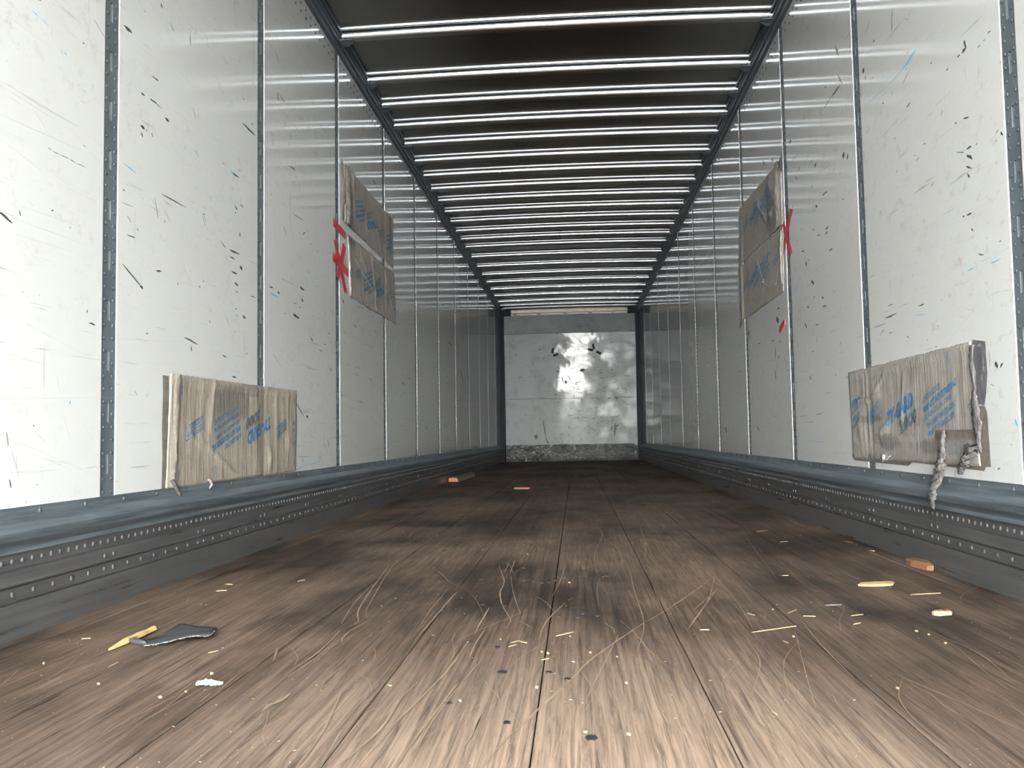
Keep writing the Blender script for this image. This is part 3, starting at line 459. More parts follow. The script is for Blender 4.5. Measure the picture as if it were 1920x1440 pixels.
# roof: one arched sheet carried by bows
XC, XW = (XR-XL)/2, (XR+XL)/2
def zroof(x): return 2.778+.014*(1-((x-XC)/XW)**2)
b = MB(); NX = 24
xs = [-XL+(XL+XR)*i/NX for i in range(NX+1)]
prof = [(x, zroof(x)) for x in xs]+[(x, zroof(x)+.004) for x in reversed(xs)]
b.extrude(prof, YO, YB+.03); roof = struct(sharp(b.build('ceiling', M_ROOF), 30))
BOWP = [(-.001, 0), (.0000, -.0015), (.0008, -.0055), (.0026, -.0105), (.0055, -.0145), (.0090, -.0160), (.0115, -.0155), (.0125, -.0138), (.0405, -.0132), (.0418, -.0140), (.0422, -.019), (.0433, -.0255), (.0456, -.0325), (.0495, -.0390), (.0550, -.0435), (.0620, -.0462),
        (.090, -.0462), (.0925, -.044), (.094, -.038), (.095, 0)]
def bow_mesh():
    b = MB(); x0, x1 = -XL+.052, XR-.042; n = 20; npf = len(BOWP)
    for i in range(n+1):
        x = x0+(x1-x0)*i/n
        for dy, dz in BOWP: b.v.append((x, dy-.056, zroof(x)+dz+.0002))
    for i in range(n):
        for k in range(npf-1): b.f.append((i*npf+k, (i+1)*npf+k, (i+1)*npf+k+1, i*npf+k+1))
    b.f.append(tuple(range(npf))); b.f.append(tuple(n*npf+k for k in range(npf))[::-1])
    m = b.mesh('roof_bow'); m.materials.append(M_BOW); m.materials.append(M_CORNER)
    for p in m.polygons:      # shade under each bow's top flange, painted in black
        c_ = p.center
        if len(p.vertices) == 4 and -.0455 < c_.y < -.0155 and abs(zroof(c_.x)-.0136-c_.z) < .0018: p.material_index = 1
    return m
bm_ = bow_mesh()
def clip_mesh(x, s):
    b = MB(); z = zroof(x)-.0475
    b.add([(x-s*.045, -.010, z), (x-s*.045, .060, z), (x+s*.012, .075, z-.004), (x+s*.055, .040, z), (x+s*.055, -.006, z),
           (x-s*.045, -.010, z-.003), (x-s*.045, .060, z-.003), (x+s*.012, .075, z-.007), (x+s*.055, .040, z-.003), (x+s*.055, -.006, z-.003)],
          [(0, 1, 2, 3, 4), (9, 8, 7, 6, 5), (0, 5, 6, 1), (1, 6, 7, 2), (2, 7, 8, 3), (3, 8, 9, 4), (4, 9, 5, 0)])
    b.dome((x+s*.01, -.012, z+.004), .007, .006, s, 8)
    m = b.mesh('bow_clip'); m.materials.append(M_POST); return m
cl, cr = clip_mesh(-XL+.056, 1), clip_mesh(XR-.046, -1)
for yb in (.15, .76, 1.37, 1.98, 2.58, 3.19, 3.80, 4.19, 4.79, 5.405, 5.825, 6.23, 6.63, 7.062, 7.473, 7.886, 8.297, 8.715, 9.128, 9.56, 9.971, 10.395, 10.988, 11.625, 12.237, 12.84, 13.48, 14.13, 14.76, 15.22, 15.56):
    me = bm_
    o = obj('roof_bow', bm_, None, roof, (0, yb, 0))
    obj('bow_clip', cl, None, o); obj('bow_clip', cr, None, o)

# front bulkhead: dark backing, sheets, kick plate, header, corner posts
b = MB(); b.box(-XL-.05, XR+.05, YB+.02, YB+.08, -.03, 2.80); back = struct(b.build('wall_back', M_DARK))
xl, xr = -1.266, 1.104
def tilt(z): return .048*max(0, min(1, (z-1.05)/1.26))**1.25 if z < 2.31 else .048*max(0, (2.652-z)/.342)
def bulge(x, z, amp=.0045): return .004+tilt(z)+amp*(.9+noise.noise(Vector((x*1.1+4.2, z*.9+1.3, 2.0)))+.16*noise.noise(Vector((x*4, z*4, 4))))
def plate(nm, z0, z1, mat, y=YB, t=.012, nx=24, nz=8, amp=.004, seed=0):
    b = MB()
    for j in range(nz+1):
        for i in range(nx+1):
            x = xl+(xr-xl)*i/nx; z = z0+(z1-z0)*j/nz
            e = 1.0
            d = bulge(x, z, amp)
            b.v.append((x, y-d, z))
    for j in range(nz):
        for i in range(nx): b.f.append((j*(nx+1)+i, j*(nx+1)+i+1, (j+1)*(nx+1)+i+1, (j+1)*(nx+1)+i))
    ring = [(i, 0) for i in range(nx)]+[(nx, j) for j in range(nz)]+[(i, nz) for i in range(nx, 0, -1)]+[(0, j) for j in range(nz, 0, -1)]
    o0 = len(b.v); n = len(ring)
    for i, j in ring: b.v.append(b.v[j*(nx+1)+i])
    for i, j in ring: q = b.v[j*(nx+1)+i]; b.v.append((q[0], YB+.018, q[2]))
    for k in range(n): b.f.append((o0+k, o0+(k+1) % n, o0+n+(k+1) % n, o0+n+k))
    o = b.build(nm, mat, back, True, recalc=False)
    return o
plate('panel', 2.312, 2.652, M_BULK, seed=3, amp=.0045)
plate('panel', 1.132, 2.306, M_BULK, seed=1, amp=.0045)
plate('panel', .275, 1.126, M_BULK, seed=7, amp=.0045)
plate('kick_plate', .004, .300, M_KPLATE, y=YB-.006, seed=5, amp=.014, nx=40, nz=10)
b = MB(); b.box(xl-.06, xr+.06, YB-.05, YB+.02, 2.690, 2.776)
b.box(xl-.06, xr+.06, YB-.03, YB+.02, 2.652, 2.684); b.build('header', M_HEADER, back)
for i, xq in enumerate((-1.06, -.63, -.16, .30, .72, 1.0)):
    b = MB(); b.box(xq-.035, xq+.035, YB-.040, YB-.030, 2.656, 2.676); b.box(xq-.022, xq+.022, YB-.046, YB-.040, 2.660, 2.672); b.build('latch_plate', M_KPLATE, back)
for i, (xq, zq, a) in enumerate(((-.388, 1.993, 1.45), (-.334, 1.918, .35), (.349, 2.050, 1.75), (.293, 1.995, -.30), (.437, 1.940, -.45))):
    b = MB(); ca, sa = math.cos(a), math.sin(a); hw, hh = .048, .021
    q = [(xq+u*ca-v*sa, zq+u*sa+v*ca) for u, v in ((-hw, -hh), (hw, -hh), (hw, hh), (-hw, hh))]
    yt = YB-bulge(xq, zq)
    b.add([(x, yt-.008, z) for x, z in q]+[(x, yt+.004, z) for x, z in q], [(0, 1, 2, 3), (4, 7, 6, 5), (0, 4, 5, 1), (1, 5, 6, 2), (2, 6, 7, 3), (3, 7, 4, 0)])
    b.build('tab', M_CORNER, back)
for nm, x0, x1 in (('trim_3', -XL+.001, xl+.002), ('trim_4', xr-.002, XR-.001)):
    b = MB(); y0 = YB-.13; s = 1 if x0 < 0 else -1
    b.box(x0, x1, y0, YB+.015, -.002, 2.69)
    xa, xb_ = (x1-.02, x1) if s > 0 else (x0, x0+.02)
    b.box(xa, xb_, y0-.012, y0, .30, 2.60)
    t = struct(b.build(nm, M_CORNER))
    b = MB(); xm = (x0, x1+.13) if s > 0 else (x0-.13, x1)
    b.box(xm[0], xm[1], YB-.16, YB-.052, 2.640, 2.776); b.build('corner_bracket', M_CORNER, t)
# ================================================================ WEAR MARKS ON THE WALLS (thin deposits on the panels)
def blob(b, side, y, z, vy, vz, oy, oz, h):
    """one ragged elongated deposit: centre line (y,z)+-(vy,vz)/2, half width vector (oy,oz)"""
    n = 5; top = []; bot = []
    for i in range(n):
        t = i/(n-1); k = math.sin(math.pi*min(.96, max(.04, t)))**.6
        for lst, sg in ((top, 1), (bot, -1)):
            kk = k*random.uniform(.45, 1.15)
            jy = random.uniform(-.06, .06)
            lst.append((wallX(side, h), y+vy*(t-.5+jy/n)+sg*oy*kk, z+vz*(t-.5+jy/n)+sg*oz*kk))
    ring = top+bot[::-1]; o = len(ring)
    c = (wallX(side, h+.0003), y, z)
    b.add(ring+[c], [(i, (i+1) % o, o) for i in range(o)])
def marks(side, nm, data, mat, k=1.0):
    b = MB()
    for y0, z0, y1, z1, oy, oz in data:
        if z0 > 2.68 or z0 < .31: continue
        blob(b, side, (y0+y1)/2, (z0+z1)/2, y1-y0, z1-z0, oy*k, oz*k, .0005)
    stuff(b.build(nm, mat, walls[side], recalc=False))
def scatter(n, side, ymax, zr, slope, lr, wr):
    out = []
    for i in range(n):
        y = 1.2+(ymax-1.2)*random.random()**1.25
        z = random.uniform(*zr); g = min(abs(y-(GAPC[side]+PITCHW*k)) for k in NPOST)
        if g < .06: continue
        l = random.uniform(*lr)*random.choice((.4, .7, 1, 1.4)); s = random.gauss(*slope)
        wd = random.uniform(*wr)
        out.append((y-l/2, z-s*l/2, y+l/2, z+s*l/2, 0.0, wd/2))
    return out
marks(0, 'black_scuffs', LK+scatter(120, 0, 9.5, (.5, 2.3), (-.35, .5), (.012, .05), (.003, .008))+scatter(55, 0, 15, (.5, 2.2), (-.2, .4), (.03, .14), (.003, .012)), M_BLACK, .9)
marks(0, 'grey_scratches', LG+scatter(150, 0, 10, (.4, 2.5), (-.10, .22), (.15, .7), (.0012, .0024)), M_GREYSC, .42)
marks(0, 'blue_scuffs', LB, M_BLUESC, .9); marks(0, 'brown_smears', LT, M_BROWNSC, .9)
marks(1, 'black_scuffs', RK+scatter(120, 1, 9.5, (.5, 2.3), (-.30, .5), (.012, .05), (.003, .008))+scatter(55, 1, 15, (.5, 2.2), (-.2, .4), (.03, .14), (.003, .012)), M_BLACK, .9)
marks(1, 'grey_scratches', RG+scatter(150, 1, 10, (.4, 2.5), (-.12, .2), (.15, .7), (.0012, .0024)), M_GREYSC, .42)
marks(1, 'blue_scuffs', RB, M_BLUESC, .9); marks(1, 'brown_smears', RT, M_BROWNSC, .9)
# dark dabs and scrapes on the bulkhead
b = MB()
def bblob(x, z, vx, vz, wd):
    ring = []; n = 5
    l = math.hypot(vx, vz) or 1e-6; ox, oz = -vz/l*wd/2, vx/l*wd/2
    top, bot = [], []
    for i in range(n):
        t = i/(n-1); k = math.sin(math.pi*min(.95, max(.05, t)))**.6
        for lst, sg in ((top, 1), (bot, -1)):
            kk = k*random.uniform(.4, 1.1); lst.append((x+vx*(t-.5)+sg*ox*kk, YB-bulge(x, z)-.0016, z+vz*(t-.5)+sg*oz*kk))
    ring = top+bot[::-1]; b.add(ring+[(x, YB-bulge(x, z)-.002, z)], [(i, (i+1) % len(ring), len(ring)) for i in range(len(ring))])
for q in ((-.714, .444, .02, .09, .10), (-.56, .56, .05, -.34, .030), (-.52, .36, .05, -.14, .035), (.70, .55, .02, .24, .05), (-.30, 1.62, .06, -.03, .04), (.14, 1.63, .09, .02, .06), (-.16, 1.42, .02, -.06, .05), (-.22, 1.47, .03, -.14, .02),
          (-.10, 1.50, .05, -.10, .02), (-.62, 2.02, .06, .02, .03), (-.55, 1.86, .04, .02, .02), (.35, 1.86, .05, .02, .02), (-.35, 1.20, .05, .00, .03), (.62, 1.12, .05, .03, .03), (.30, 1.12, .05, .0, .02), (-.98, 1.52, .08, .0, .02), (-1.06, 1.93, .02, .02, .03),
          (.75, .79, .04, .02, .03), (.46, .78, .05, .0, .02), (.64, .58, .03, .09, .03), (.74, .62, .05, .04, .03), (-.30, 2.30, .05, .01, .02), (.33, 2.30, .02, .10, .018), (.10, 2.42, .06, .01, .02)): bblob(*q)
for i in range(230):
    x = random.gauss(.25, .42); z = random.uniform(.34, 2.2)
    if not (xl+.05 < x < xr-.05): continue
    if random.random() < .62: bblob(x, z, random.uniform(.02, .12), random.gauss(0, .012), random.uniform(.006, .016))
    else: bblob(x, z, random.gauss(0, .02), random.uniform(.02, .08), random.uniform(.006, .014))
stuff(b.build('black_scuffs', M_BLACK, back, recalc=False))
# gouges and drag lines in the floor boards
b = MB()
def ribbon(b, pts, wd, z, taper=True, jag=.35):
    P = [Vector((p[0], p[1], 0)) for p in pts]; Q = []
    for i in range(len(P)-1):
        L_ = (P[i+1]-P[i]).length; n = max(2, int(L_/.035))
        p0, p1, p2, p3 = P[max(i-1, 0)], P[i], P[i+1], P[min(i+2, len(P)-1)]
        for k in range(n):
            t = k/n; Q.append(.5*((2*p1)+(p2-p0)*t+(2*p0-5*p1+4*p2-p3)*t*t+(3*p1-p0-3*p2+p3)*t**3))
    Q.append(P[-1]); n = len(Q); vs = []
    for i, q in enumerate(Q):
        d = (Q[min(i+1, n-1)]-Q[max(i-1, 0)]).normalized(); o = Vector((-d.y, d.x, 0))
        t = i/(n-1); k = (math.sin(math.pi*min(.97, max(.03, t)))**.5 if taper else 1)*random.uniform(1-jag, 1+jag)*.5*wd
        j = random.uniform(-.15, .15)*wd
        vs += [tuple(q+o*(k+j)+Vector((0, 0, z))), tuple(q-o*(k-j)+Vector((0, 0, z)))]
    b.add(vs, [(2*i, 2*i+1, 2*i+3, 2*i+2) for i in range(n-1)])
for pts, wd in SCR: ribbon(b, pts, wd*.7, .0007)
for i in range(230):
    y = 1.25+7*random.random()**1.7; x = random.uniform(-1.2, 1.05); l = random.uniform(.04, .5)
    a = random.gauss(0, .16); pts = [(x, y)]
    for k in range(3): a += random.gauss(0, .12); pts.append((pts[-1][0]+math.sin(a)*l/3, pts[-1][1]+math.cos(a)*l/3))
    ribbon(b, pts, random.uniform(.0008, .0018), .0006)
stuff(b.build('gouges', M_GOUGE, floor, recalc=False))

# ================================================================ BARRIER CLOTHS STUCK TO THE WALLS
_txt = {}
def text_mesh(s, h, outline=False):
    """flat lettering in 2D scaled to cap height h; returns verts, faces, width"""
    key = (s, outline)
    if key not in _txt:
        cu = bpy.data.curves.new('lettering', 'FONT'); cu.body = s; cu.resolution_u = 2; cu.shear = .22
        if outline: cu.fill_mode = 'NONE'; cu.bevel_depth = .028; cu.bevel_resolution = 0
        else: cu.offset = .06
        o = bpy.data.objects.new('lettering', cu); C.objects.link(o)
        dg = bpy.context.evaluated_depsgraph_get(); me = o.evaluated_get(dg).to_mesh()
        bb = bmesh.new(); bb.from_mesh(me)
        bmesh.ops.triangulate(bb, faces=bb.faces[:])
        for k in range(2):
            bmesh.ops.subdivide_edges(bb, edges=[e for e in bb.edges if e.calc_length() > .28], cuts=1)
            bmesh.ops.triangulate(bb, faces=[f for f in bb.faces if len(f.verts) > 3])
        bb.verts.index_update()
        V = [(v.co.x, v.co.y) for v in bb.verts]; F_ = [tuple(v.index for v in f.verts) for f in bb.faces]
        bb.free(); o.evaluated_get(dg).to_mesh_clear(); bpy.data.objects.remove(o); bpy.data.curves.remove(cu)
        y0 = min(v[1] for v in V); y1 = max(v[1] for v in V); x0 = min(v[0] for v in V); x1 = max(v[0] for v in V)
        _txt[key] = ([((v[0]-x0)/(y1-y0), (v[1]-y0)/(y1-y0)) for v in V], F_, (x1-x0)/(y1-y0))
    V, F_, wd = _txt[key]
    return [(v[0]*h, v[1]*h) for v in V], F_, wd*h
PERIOD = .908
def print_layout():
    """the blue print of one repeat: list of (verts2d, faces, pale)"""
    out = []
    def put(s, a0, b0, a1, b1, h, outline=False, pale=False):
        V, F_, wd = text_mesh(s, h, outline)
        L_ = math.hypot(a1-a0, b1-b0); kx = L_/wd; ca, sa = (a1-a0)/L_, (b1-b0)/L_
        out.append(([(a0+v[0]*kx*ca-v[1]*sa*.55, b0+v[0]*kx*sa+v[1]*(ca+.02)) for v in V], F_, pale))
    put('TY-GARD', .425, .129, .688, .199, .056)
    put('2000', .540, .098, .712, .147, .047, True, True)
    put('A PRODUCT OF', .760, .200, .915, .246, .021, False, True)
    put('WALNUT INDUSTRIES INC', .768, .168, 1.040, .250, .023)
    put('BENSALEM, PA. 19020', .780, .142, 1.000, .208, .021, False, True)
    put('PHONE# 800.338.6336', .786, .115, 1.021, .184, .021, False, True)
    put('WWW.TY-GARD.COM', .800, .090, 1.016, .152, .021, False, True)
    # framed box of small print
    c = [(.197, .184), (.341, .231), (.360, .185), (.217, .138)]
    def bl(u, v):
        t = [(c[3][i]*(1-u)+c[2][i]*u) for i in (0, 1)]; q = [(c[0][i]*(1-u)+c[1][i]*u) for i in (0, 1)]
        return (t[0]*(1-v)+q[0]*v, t[1]*(1-v)+q[1]*v)
    for (u0, v0, u1, v1) in ((0, 0, 1, .07), (0, .93, 1, 1), (0, 0, .018, 1), (.982, 0, 1, 1)):
        N_ = 8; V = []; F_ = []
        for i in range(N_+1):
            t = i/N_
            if u1-u0 > v1-v0: V += [bl(u0+(u1-u0)*t, v0), bl(u0+(u1-u0)*t, v1)]
            else: V += [bl(u0, v0+(v1-v0)*t), bl(u1, v0+(v1-v0)*t)]
        F_ = [(2*i, 2*i+1, 2*i+3, 2*i+2) for i in range(N_)]
        out.append((V, F_, False))
    for s, v0, u1 in (('APPROVED BY', .72, .92), ('ASSOCIATION OF', .50, .95), ('AMERICAN', .28, .70), ('RAILROADS', .09, .72)):
        V, F_, wd = text_mesh(s, 1.0)
        out.append(([bl(.05+(u1-.05)*v[0]/wd, v0+.16*v[1]) for v in V], F_, True))
    for a in (.689, .994, 1.298-PERIOD+.0):
        for b0 in (.322, .038):
            out.append(([(a, b0), (a+.0055, b0), (a+.0055, b0+.034), (a, b0+.034)], [(0, 1, 2, 3)], False))
    return out
LAYOUT = print_layout()

def cloth(label, side, corners, mat, flip, shift, seed, creases=(), rag=.004, ridge=None, lumps=(), cut=()):
    """corners: (y,z) of left-bottom, right-bottom, right-top, left-top as seen from inside"""
    (ya, za), (yb, zb), (yc, zc), (yd, zd) = corners
    Lw = abs(yb-ya); Hh = ((zd-za)+(zc-zb))/2
    NA, NB = int(Lw/.0105), int(Hh/.0105)
    def at(u, v):
        y = (ya*(1-u)+yb*u)*(1-v)+(yd*(1-u)+yc*u)*v; z = (za*(1-u)+zb*u)*(1-v)+(zd*(1-u)+zc*u)*v
        return y, z
    gaps = [GAPC[side]+PITCHW*k for k in NPOST]
    def hgt(u, v):
        a, bq = u*Lw, v*Hh
        y, z = at(u, v)
        h = .0042+.0020*noise.noise(Vector((a*26, bq*5, seed)))+.0016*noise.noise(Vector((a*7, bq*9, seed+3)))
        h += .0016*max(0, noise.noise(Vector((a*60, bq*60, seed+8))))
        e = min(u*Lw, (1-u)*Lw, v*Hh, (1-v)*Hh)
        for (a0, b0, a1, b1, amp, wd) in creases:
            dx, dy = a1-a0, b1-b0; t = max(0, min(1, ((a-a0)*dx+(bq-b0)*dy)/(dx*dx+dy*dy)))
            d = math.hypot(a-a0-t*dx, bq-b0-t*dy)+.004*noise.noise(Vector((a*30, bq*30, 2)))
            h += amp*math.exp(-(d/wd)**2)
        for (a0, b0, ra, rb, amp) in lumps:
            q = ((a-a0)/ra)**2+((bq-b0)/rb)**2
            if q < 6: h += amp*math.exp(-q)*(1+.7*noise.noise(Vector((a*55, bq*55, seed+1))))
        if ridge:
            a0, wd, amp = ridge
            h += amp*math.exp(-((a-a0)/wd)**2)*(.7+.9*noise.noise(Vector((a*70, bq*45, seed+5))))
        for g in gaps:
            q = abs(y-g)/(GAPW/2)
            if q < 1.25: h -= .0045*min(1, max(0, 1.25-q)/.35)*(.75+.4*noise.noise(Vector((1, bq*14, seed))))
        return max(h, .0014)
    b = MB(); idx = {}
    for j in range(NB+1):
        for i in range(NA+1):
            u, v = i/NA, j/NB
            uu, vv = u, v
            # ragged hems
            if i in (0, NA): uu += (rag*noise.noise(Vector((v*9, seed, i)))+rag*.5*noise.noise(Vector((v*40, seed, i))))/Lw
            if j in (0, NB): vv += (rag*noise.noise(Vector((u*12, seed+2, j)))+rag*.6*noise.noise(Vector((u*60, seed, j))))/Hh
            y, z = at(uu, vv); idx[i, j] = len(b.v); b.v.append(wall_pt(side, y, z, hgt(u, v)))
    def gone(i, j):
        u, v = (i+.5)/NA*Lw, (j+.5)/NB*Hh
        for (a0, b0, a1, b1) in cut:
            if a0+.008*noise.noise(Vector((v*50, 1, 1))) < u < a1 and b0+.008*noise.noise(Vector((u*50, 1, 4))) < v < b1+.006*noise.noise(Vector((u*40, 5, 4))): return True
        return False
    for j in range(NB):
        for i in range(NA):
            if not gone(i, j): b.f.append((idx[i, j], idx[i+1, j], idx[i+1, j+1], idx[i, j+1]))
    # turned-down edge all round gives the cloth its thickness
    ring = [(i, 0) for i in range(NA)]+[(NA, j) for j in range(NB)]+[(i, NB) for i in range(NA, 0, -1)]+[(0, j) for j in range(NB, 0, -1)]
    o0 = len(b.v)
    for q in ring:
        x, y, z = b.v[idx[q]]; b.v.append((wallX(side, .0011), y, z))
    n = len(ring)
    for k in range(n): b.f.append((idx[ring[k]], idx[ring[(k+1) % n]], o0+(k+1) % n, o0+k))
    o = b.build('barrier_cloth', mat, None, True)
    thing(o, label, 'cloth')
    # print
    pb, pp = MB(), MB()
    for rep in (-1, 0, 1):
        for V, F_, pale in LAYOUT:
            P = []; ok = True
            for (a, bq) in V:
                if flip: a2, b2 = shift[0]-(a+rep*PERIOD), shift[1]-bq
                else: a2, b2 = shift[0]+a+rep*PERIOD, shift[1]+bq
                u, v = a2/Lw, b2/Hh
                inside = .012 < u < .988 and .02 < v < .98
                if inside and ridge and abs(a2-ridge[0]) < ridge[1]*.8: inside = False
                if inside and any(c[0]-.005 < a2 < c[2]+.005 and c[1]-.005 < b2 < c[3]+.005 for c in cut): inside = False
                y, z = at(u, v)
                P.append((wall_pt(side, y, z, hgt(min(1, max(0, u)), min(1, max(0, v)))+.0011), inside))
            FF = [f for f in F_ if all(P[i][1] for i in f) and noise.noise(Vector((P[f[0]][0][1]*24, P[f[0]][0][2]*34, seed+11))) > -.62]
            if FF: (pp if pale else pb).add([p[0] for p in P], FF)
    if pb.f: stuff(pb.build('blue_lettering', M_BLUE, o, recalc=False))
    if pp.f: stuff(pp.build('pale_blue_lettering', M_BLUEP, o, recalc=False))
    return o, at, hgt, Lw, Hh

def strand(nm, side, pts, mat, parent, seed, seg=6):
    """crumpled hanging shred: pts = (y, z, offset from wall, half width, half thickness)"""
    b = MB(); fine = []
    for i in range(len(pts)-1):
        for k in range(8):
            t = k/8; fine.append([pts[i][q]*(1-t)+pts[i+1][q]*t for q in range(5)])
    fine.append(list(pts[-1])); n = 10
    for i, (y, z, d, hw, ht) in enumerate(fine):
        for k in range(n):
            a = 2*math.pi*k/n; r = 1+.95*noise.noise(Vector((math.cos(a)*2.6, math.sin(a)*2.6+i*.5, seed)))
            b.v.append(wall_pt(side, y+hw*r*math.cos(a)+.25*hw*noise.noise(Vector((i*.7, seed, 1))), z+.2*hw*math.sin(3*a+i), max(.0006, d+ht*r*math.sin(a))))
    m = len(fine)
    for i in range(m-1):
        for k in range(n): b.f.append((i*n+k, i*n+(k+1) % n, (i+1)*n+(k+1) % n, (i+1)*n+k))
    b.f += [tuple(range(n)), tuple((m-1)*n+k for k in range(n))[::-1]]
    return b.build(nm, mat, parent, True)
def flat_patch(nm, side, pts, mat, parent, h0, h1, seed):
    """small irregular raised patch over a wall polygon (y,z)"""
    h0 = max(h0, .0013); h1 = max(h1, h0+.0012)
    n = len(pts); cy = sum(p[0] for p in pts)/n; cz = sum(p[1] for p in pts)/n; b = MB()
    for k in (1.0, .72, .4):
        for i, p in enumerate(pts):
            jj = noise.noise(Vector((p[0]*60, p[1]*60, seed+k)))
            b.v.append(wall_pt(side, cy+(p[0]-cy)*k, cz+(p[1]-cz)*k, h0+(h1-h0)*(1-k)*1.4*(.6+.8*abs(jj)) if k < 1 else h0))
    b.v.append(wall_pt(side, cy, cz, h1))
    for q in range(2):
        for i in range(n): b.f.append((q*n+i, q*n+(i+1) % n, (q+1)*n+(i+1) % n, (q+1)*n+i))
    for i in range(n): b.f.append((2*n+i, 2*n+(i+1) % n, 3*n))
    return b.build(nm, mat, parent, True)

# lower left cloth
o, at, hg, Lw, Hh = cloth('tan woven barrier cloth with upside-down blue print, low on left wall above the scuff plate', 0,
    [(2.772, .303), (4.090, .309), (4.105, .690), (2.800, .682)], M_TARP, True, (1.380, .383), 2,
    creases=((.25, .16, .62, .00, .005, .010), (.10, .20, .28, .13, .004, .008), (.35, .38, .33, .20, .004, .010), (1.03, .37, 1.05, .02, .004, .02), (1.20, .36, 1.20, .05, .003, .012), (.02, .355, 1.30, .365, .004, .010)),
    ridge=(.045, .018, .008), lumps=((.96, .07, .02, .04, .010), (1.22, .14, .05, .03, .006)))
flat_patch('edge_strip', 0, [(2.744, .300), (2.790, .302), (2.786, .40), (2.792, .55), (2.790, .672), (2.746, .673), (2.750, .60), (2.744, .50), (2.749, .40)], M_TARPD, o, .0004, .0022, 3)
strand('torn_tuft', 0, [(2.80, .330, .010, .012, .006), (2.83, .300, .012, .010, .006), (2.86, .272, .010, .004, .003)], M_TORN, o, 4)
strand('torn_tuft', 0, [(3.10, .318, .008, .012, .005), (3.12, .298, .010, .009, .004), (3.10, .284, .008, .004, .002)], M_FRAY, o, 9)
# lower right cloth with torn edge
o, at, hg, Lw, Hh = cloth('torn grey barrier cloth with upright blue print and hanging shred, low on right wall', 1,
    [(3.800, .338), (2.640, .345), (2.668, .712), (3.826, .704)], M_TARPG, False, (0.012, -.004), 5,
    creases=((.02, .25, .20, .235, .007, .007), (.20, .235, .36, .255, .006, .006), (.02, .08, .14, .03, .005, .010), (.04, .12, .13, .16, .005, .012), (.33, .27, .44, .33, .006, .008), (.62, .30, .58, .14, .005, .012), (.05, .345, 1.12, .352, .004, .012), (.30, .085, 1.10, .090, .005, .008), (.22, .34, .22, .0, .004, .010), (.36, .10, .44, .14, .006, .012)),
    lumps=((.12, .11, .05, .04, .006), (.40, .10, .07, .03, .006), (.30, .28, .07, .05, .005), (.9, .05, .1, .03, .005)), cut=((.86, .075, 1.20, .108),))
flat_patch('bare_adhesive', 1, [(2.655, .716), (2.577, .703), (2.573, .611), (2.586, .556), (2.600, .520), (2.660, .530), (2.645, .62), (2.668, .68)], M_TORNDK, o, .0004, .0025, 5)
flat_patch('edge_strip', 1, [(2.600, .520), (2.586, .50), (2.579, .345), (2.660, .343), (2.668, .43), (2.655, .52)], M_TARPD, o, .0004, .0030, 8)
flat_patch('hem_strip', 1, [(3.830, .349), (3.790, .330), (3.20, .327), (3.16, .341), (2.62, .332), (2.60, .356), (3.2, .361), (3.81, .362)], M_TARPD, o, .0003, .0032, 12)
flat_patch('bare_adhesive', 1, [(2.97, .408), (2.63, .408), (2.61, .468), (2.95, .464)], M_TARPD, o, .0005, .0030, 13)
for q in ((2.612, .695, .03, .01), (2.592, .64, .008, .05), (2.605, .60, .010, .02)):
    y, z, a, c = q; flat_patch('cream_residue', 1, [(y-a/2, z-c/2), (y+a/2, z-c*.3), (y+a*.4, z+c/2), (y-a*.3, z+c*.4)], M_FRAY, o, .0030, .0042, y)
strand('frayed_edge', 1, [(2.655, .700, .005, .014, .003), (2.664, .64, .006, .007, .003), (2.650, .58, .005, .008, .003), (2.652, .53, .007, .018, .005), (2.636, .47, .008, .022, .006), (2.634, .42, .008, .010, .005), (2.626, .385, .006, .004, .003)], M_TORN, o, 2)
strand('hanging_shred', 1, [(2.868, .452, .010, .008, .005), (2.862, .415, .016, .010, .007), (2.868, .378, .018, .018, .008), (2.876, .345, .020, .024, .010), (2.886, .315, .022, .026, .010), (2.882, .290, .030, .024, .010), (2.892, .265, .040, .020, .009), (2.898, .240, .042, .018, .008), (2.906, .218, .040, .010, .006), (2.912, .198, .034, .003, .002)], M_TORN, o, 6)
strand('hanging_shred', 1, [(2.672, .405, .010, .035, .008), (2.690, .375, .014, .032, .010), (2.712, .350, .016, .024, .009), (2.742, .332, .016, .018, .008), (2.752, .318, .014, .012, .004)], M_TORN, o, 11)
strand('torn_tuft', 1, [(3.43, .362, .008, .016, .006), (3.42, .345, .012, .012, .006), (3.44, .334, .008, .006, .003)], M_FRAY, o, 21)
strand('torn_tuft', 1, [(3.36, .360, .008, .008, .004), (3.38, .345, .012, .005, .003), (3.41, .336, .008, .004, .002)], M_FRAY, o, 22)
# upper left pair
o, *_ = cloth('dirty barrier cloth with crumpled left edge, upper of the pair high on left wall', 0,
    [(5.010, 1.735), (6.375, 1.722), (6.386, 2.092), (4.985, 2.082)], M_TARPG, True, (1.251, .349), 8,
    creases=((.20, .36, .24, .0, .009, .02), (.45, .0, .75, .18, .004, .012), (.8, .2, 1.0, .02, .004, .015)), ridge=(.07, .05, .018), rag=.006)
flat_patch('edge_strip', 0, [(4.960, 1.74), (5.03, 1.728), (5.045, 1.83), (5.02, 1.95), (5.05, 2.075), (5.00, 2.085), (4.955, 2.098), (4.968, 1.97), (4.985, 1.93), (4.972, 1.85)], M_TARPD, o, .0005, .010, 31)
o, *_ = cloth('dirty barrier cloth with frayed white left edge, lower of the pair high on left wall', 0,
    [(5.118, 1.309), (6.470, 1.314), (6.413, 1.688), (5.080, 1.676)], M_TARPG, True, (1.392, .353), 12,
    creases=((.0, .30, .7, .12, .004, .012), (.62, .36, .70, .0, .005, .014), (1.05, .30, 1.22, .12, .004, .02), (.25, .37, .5, .2, .003, .02)), rag=.006)
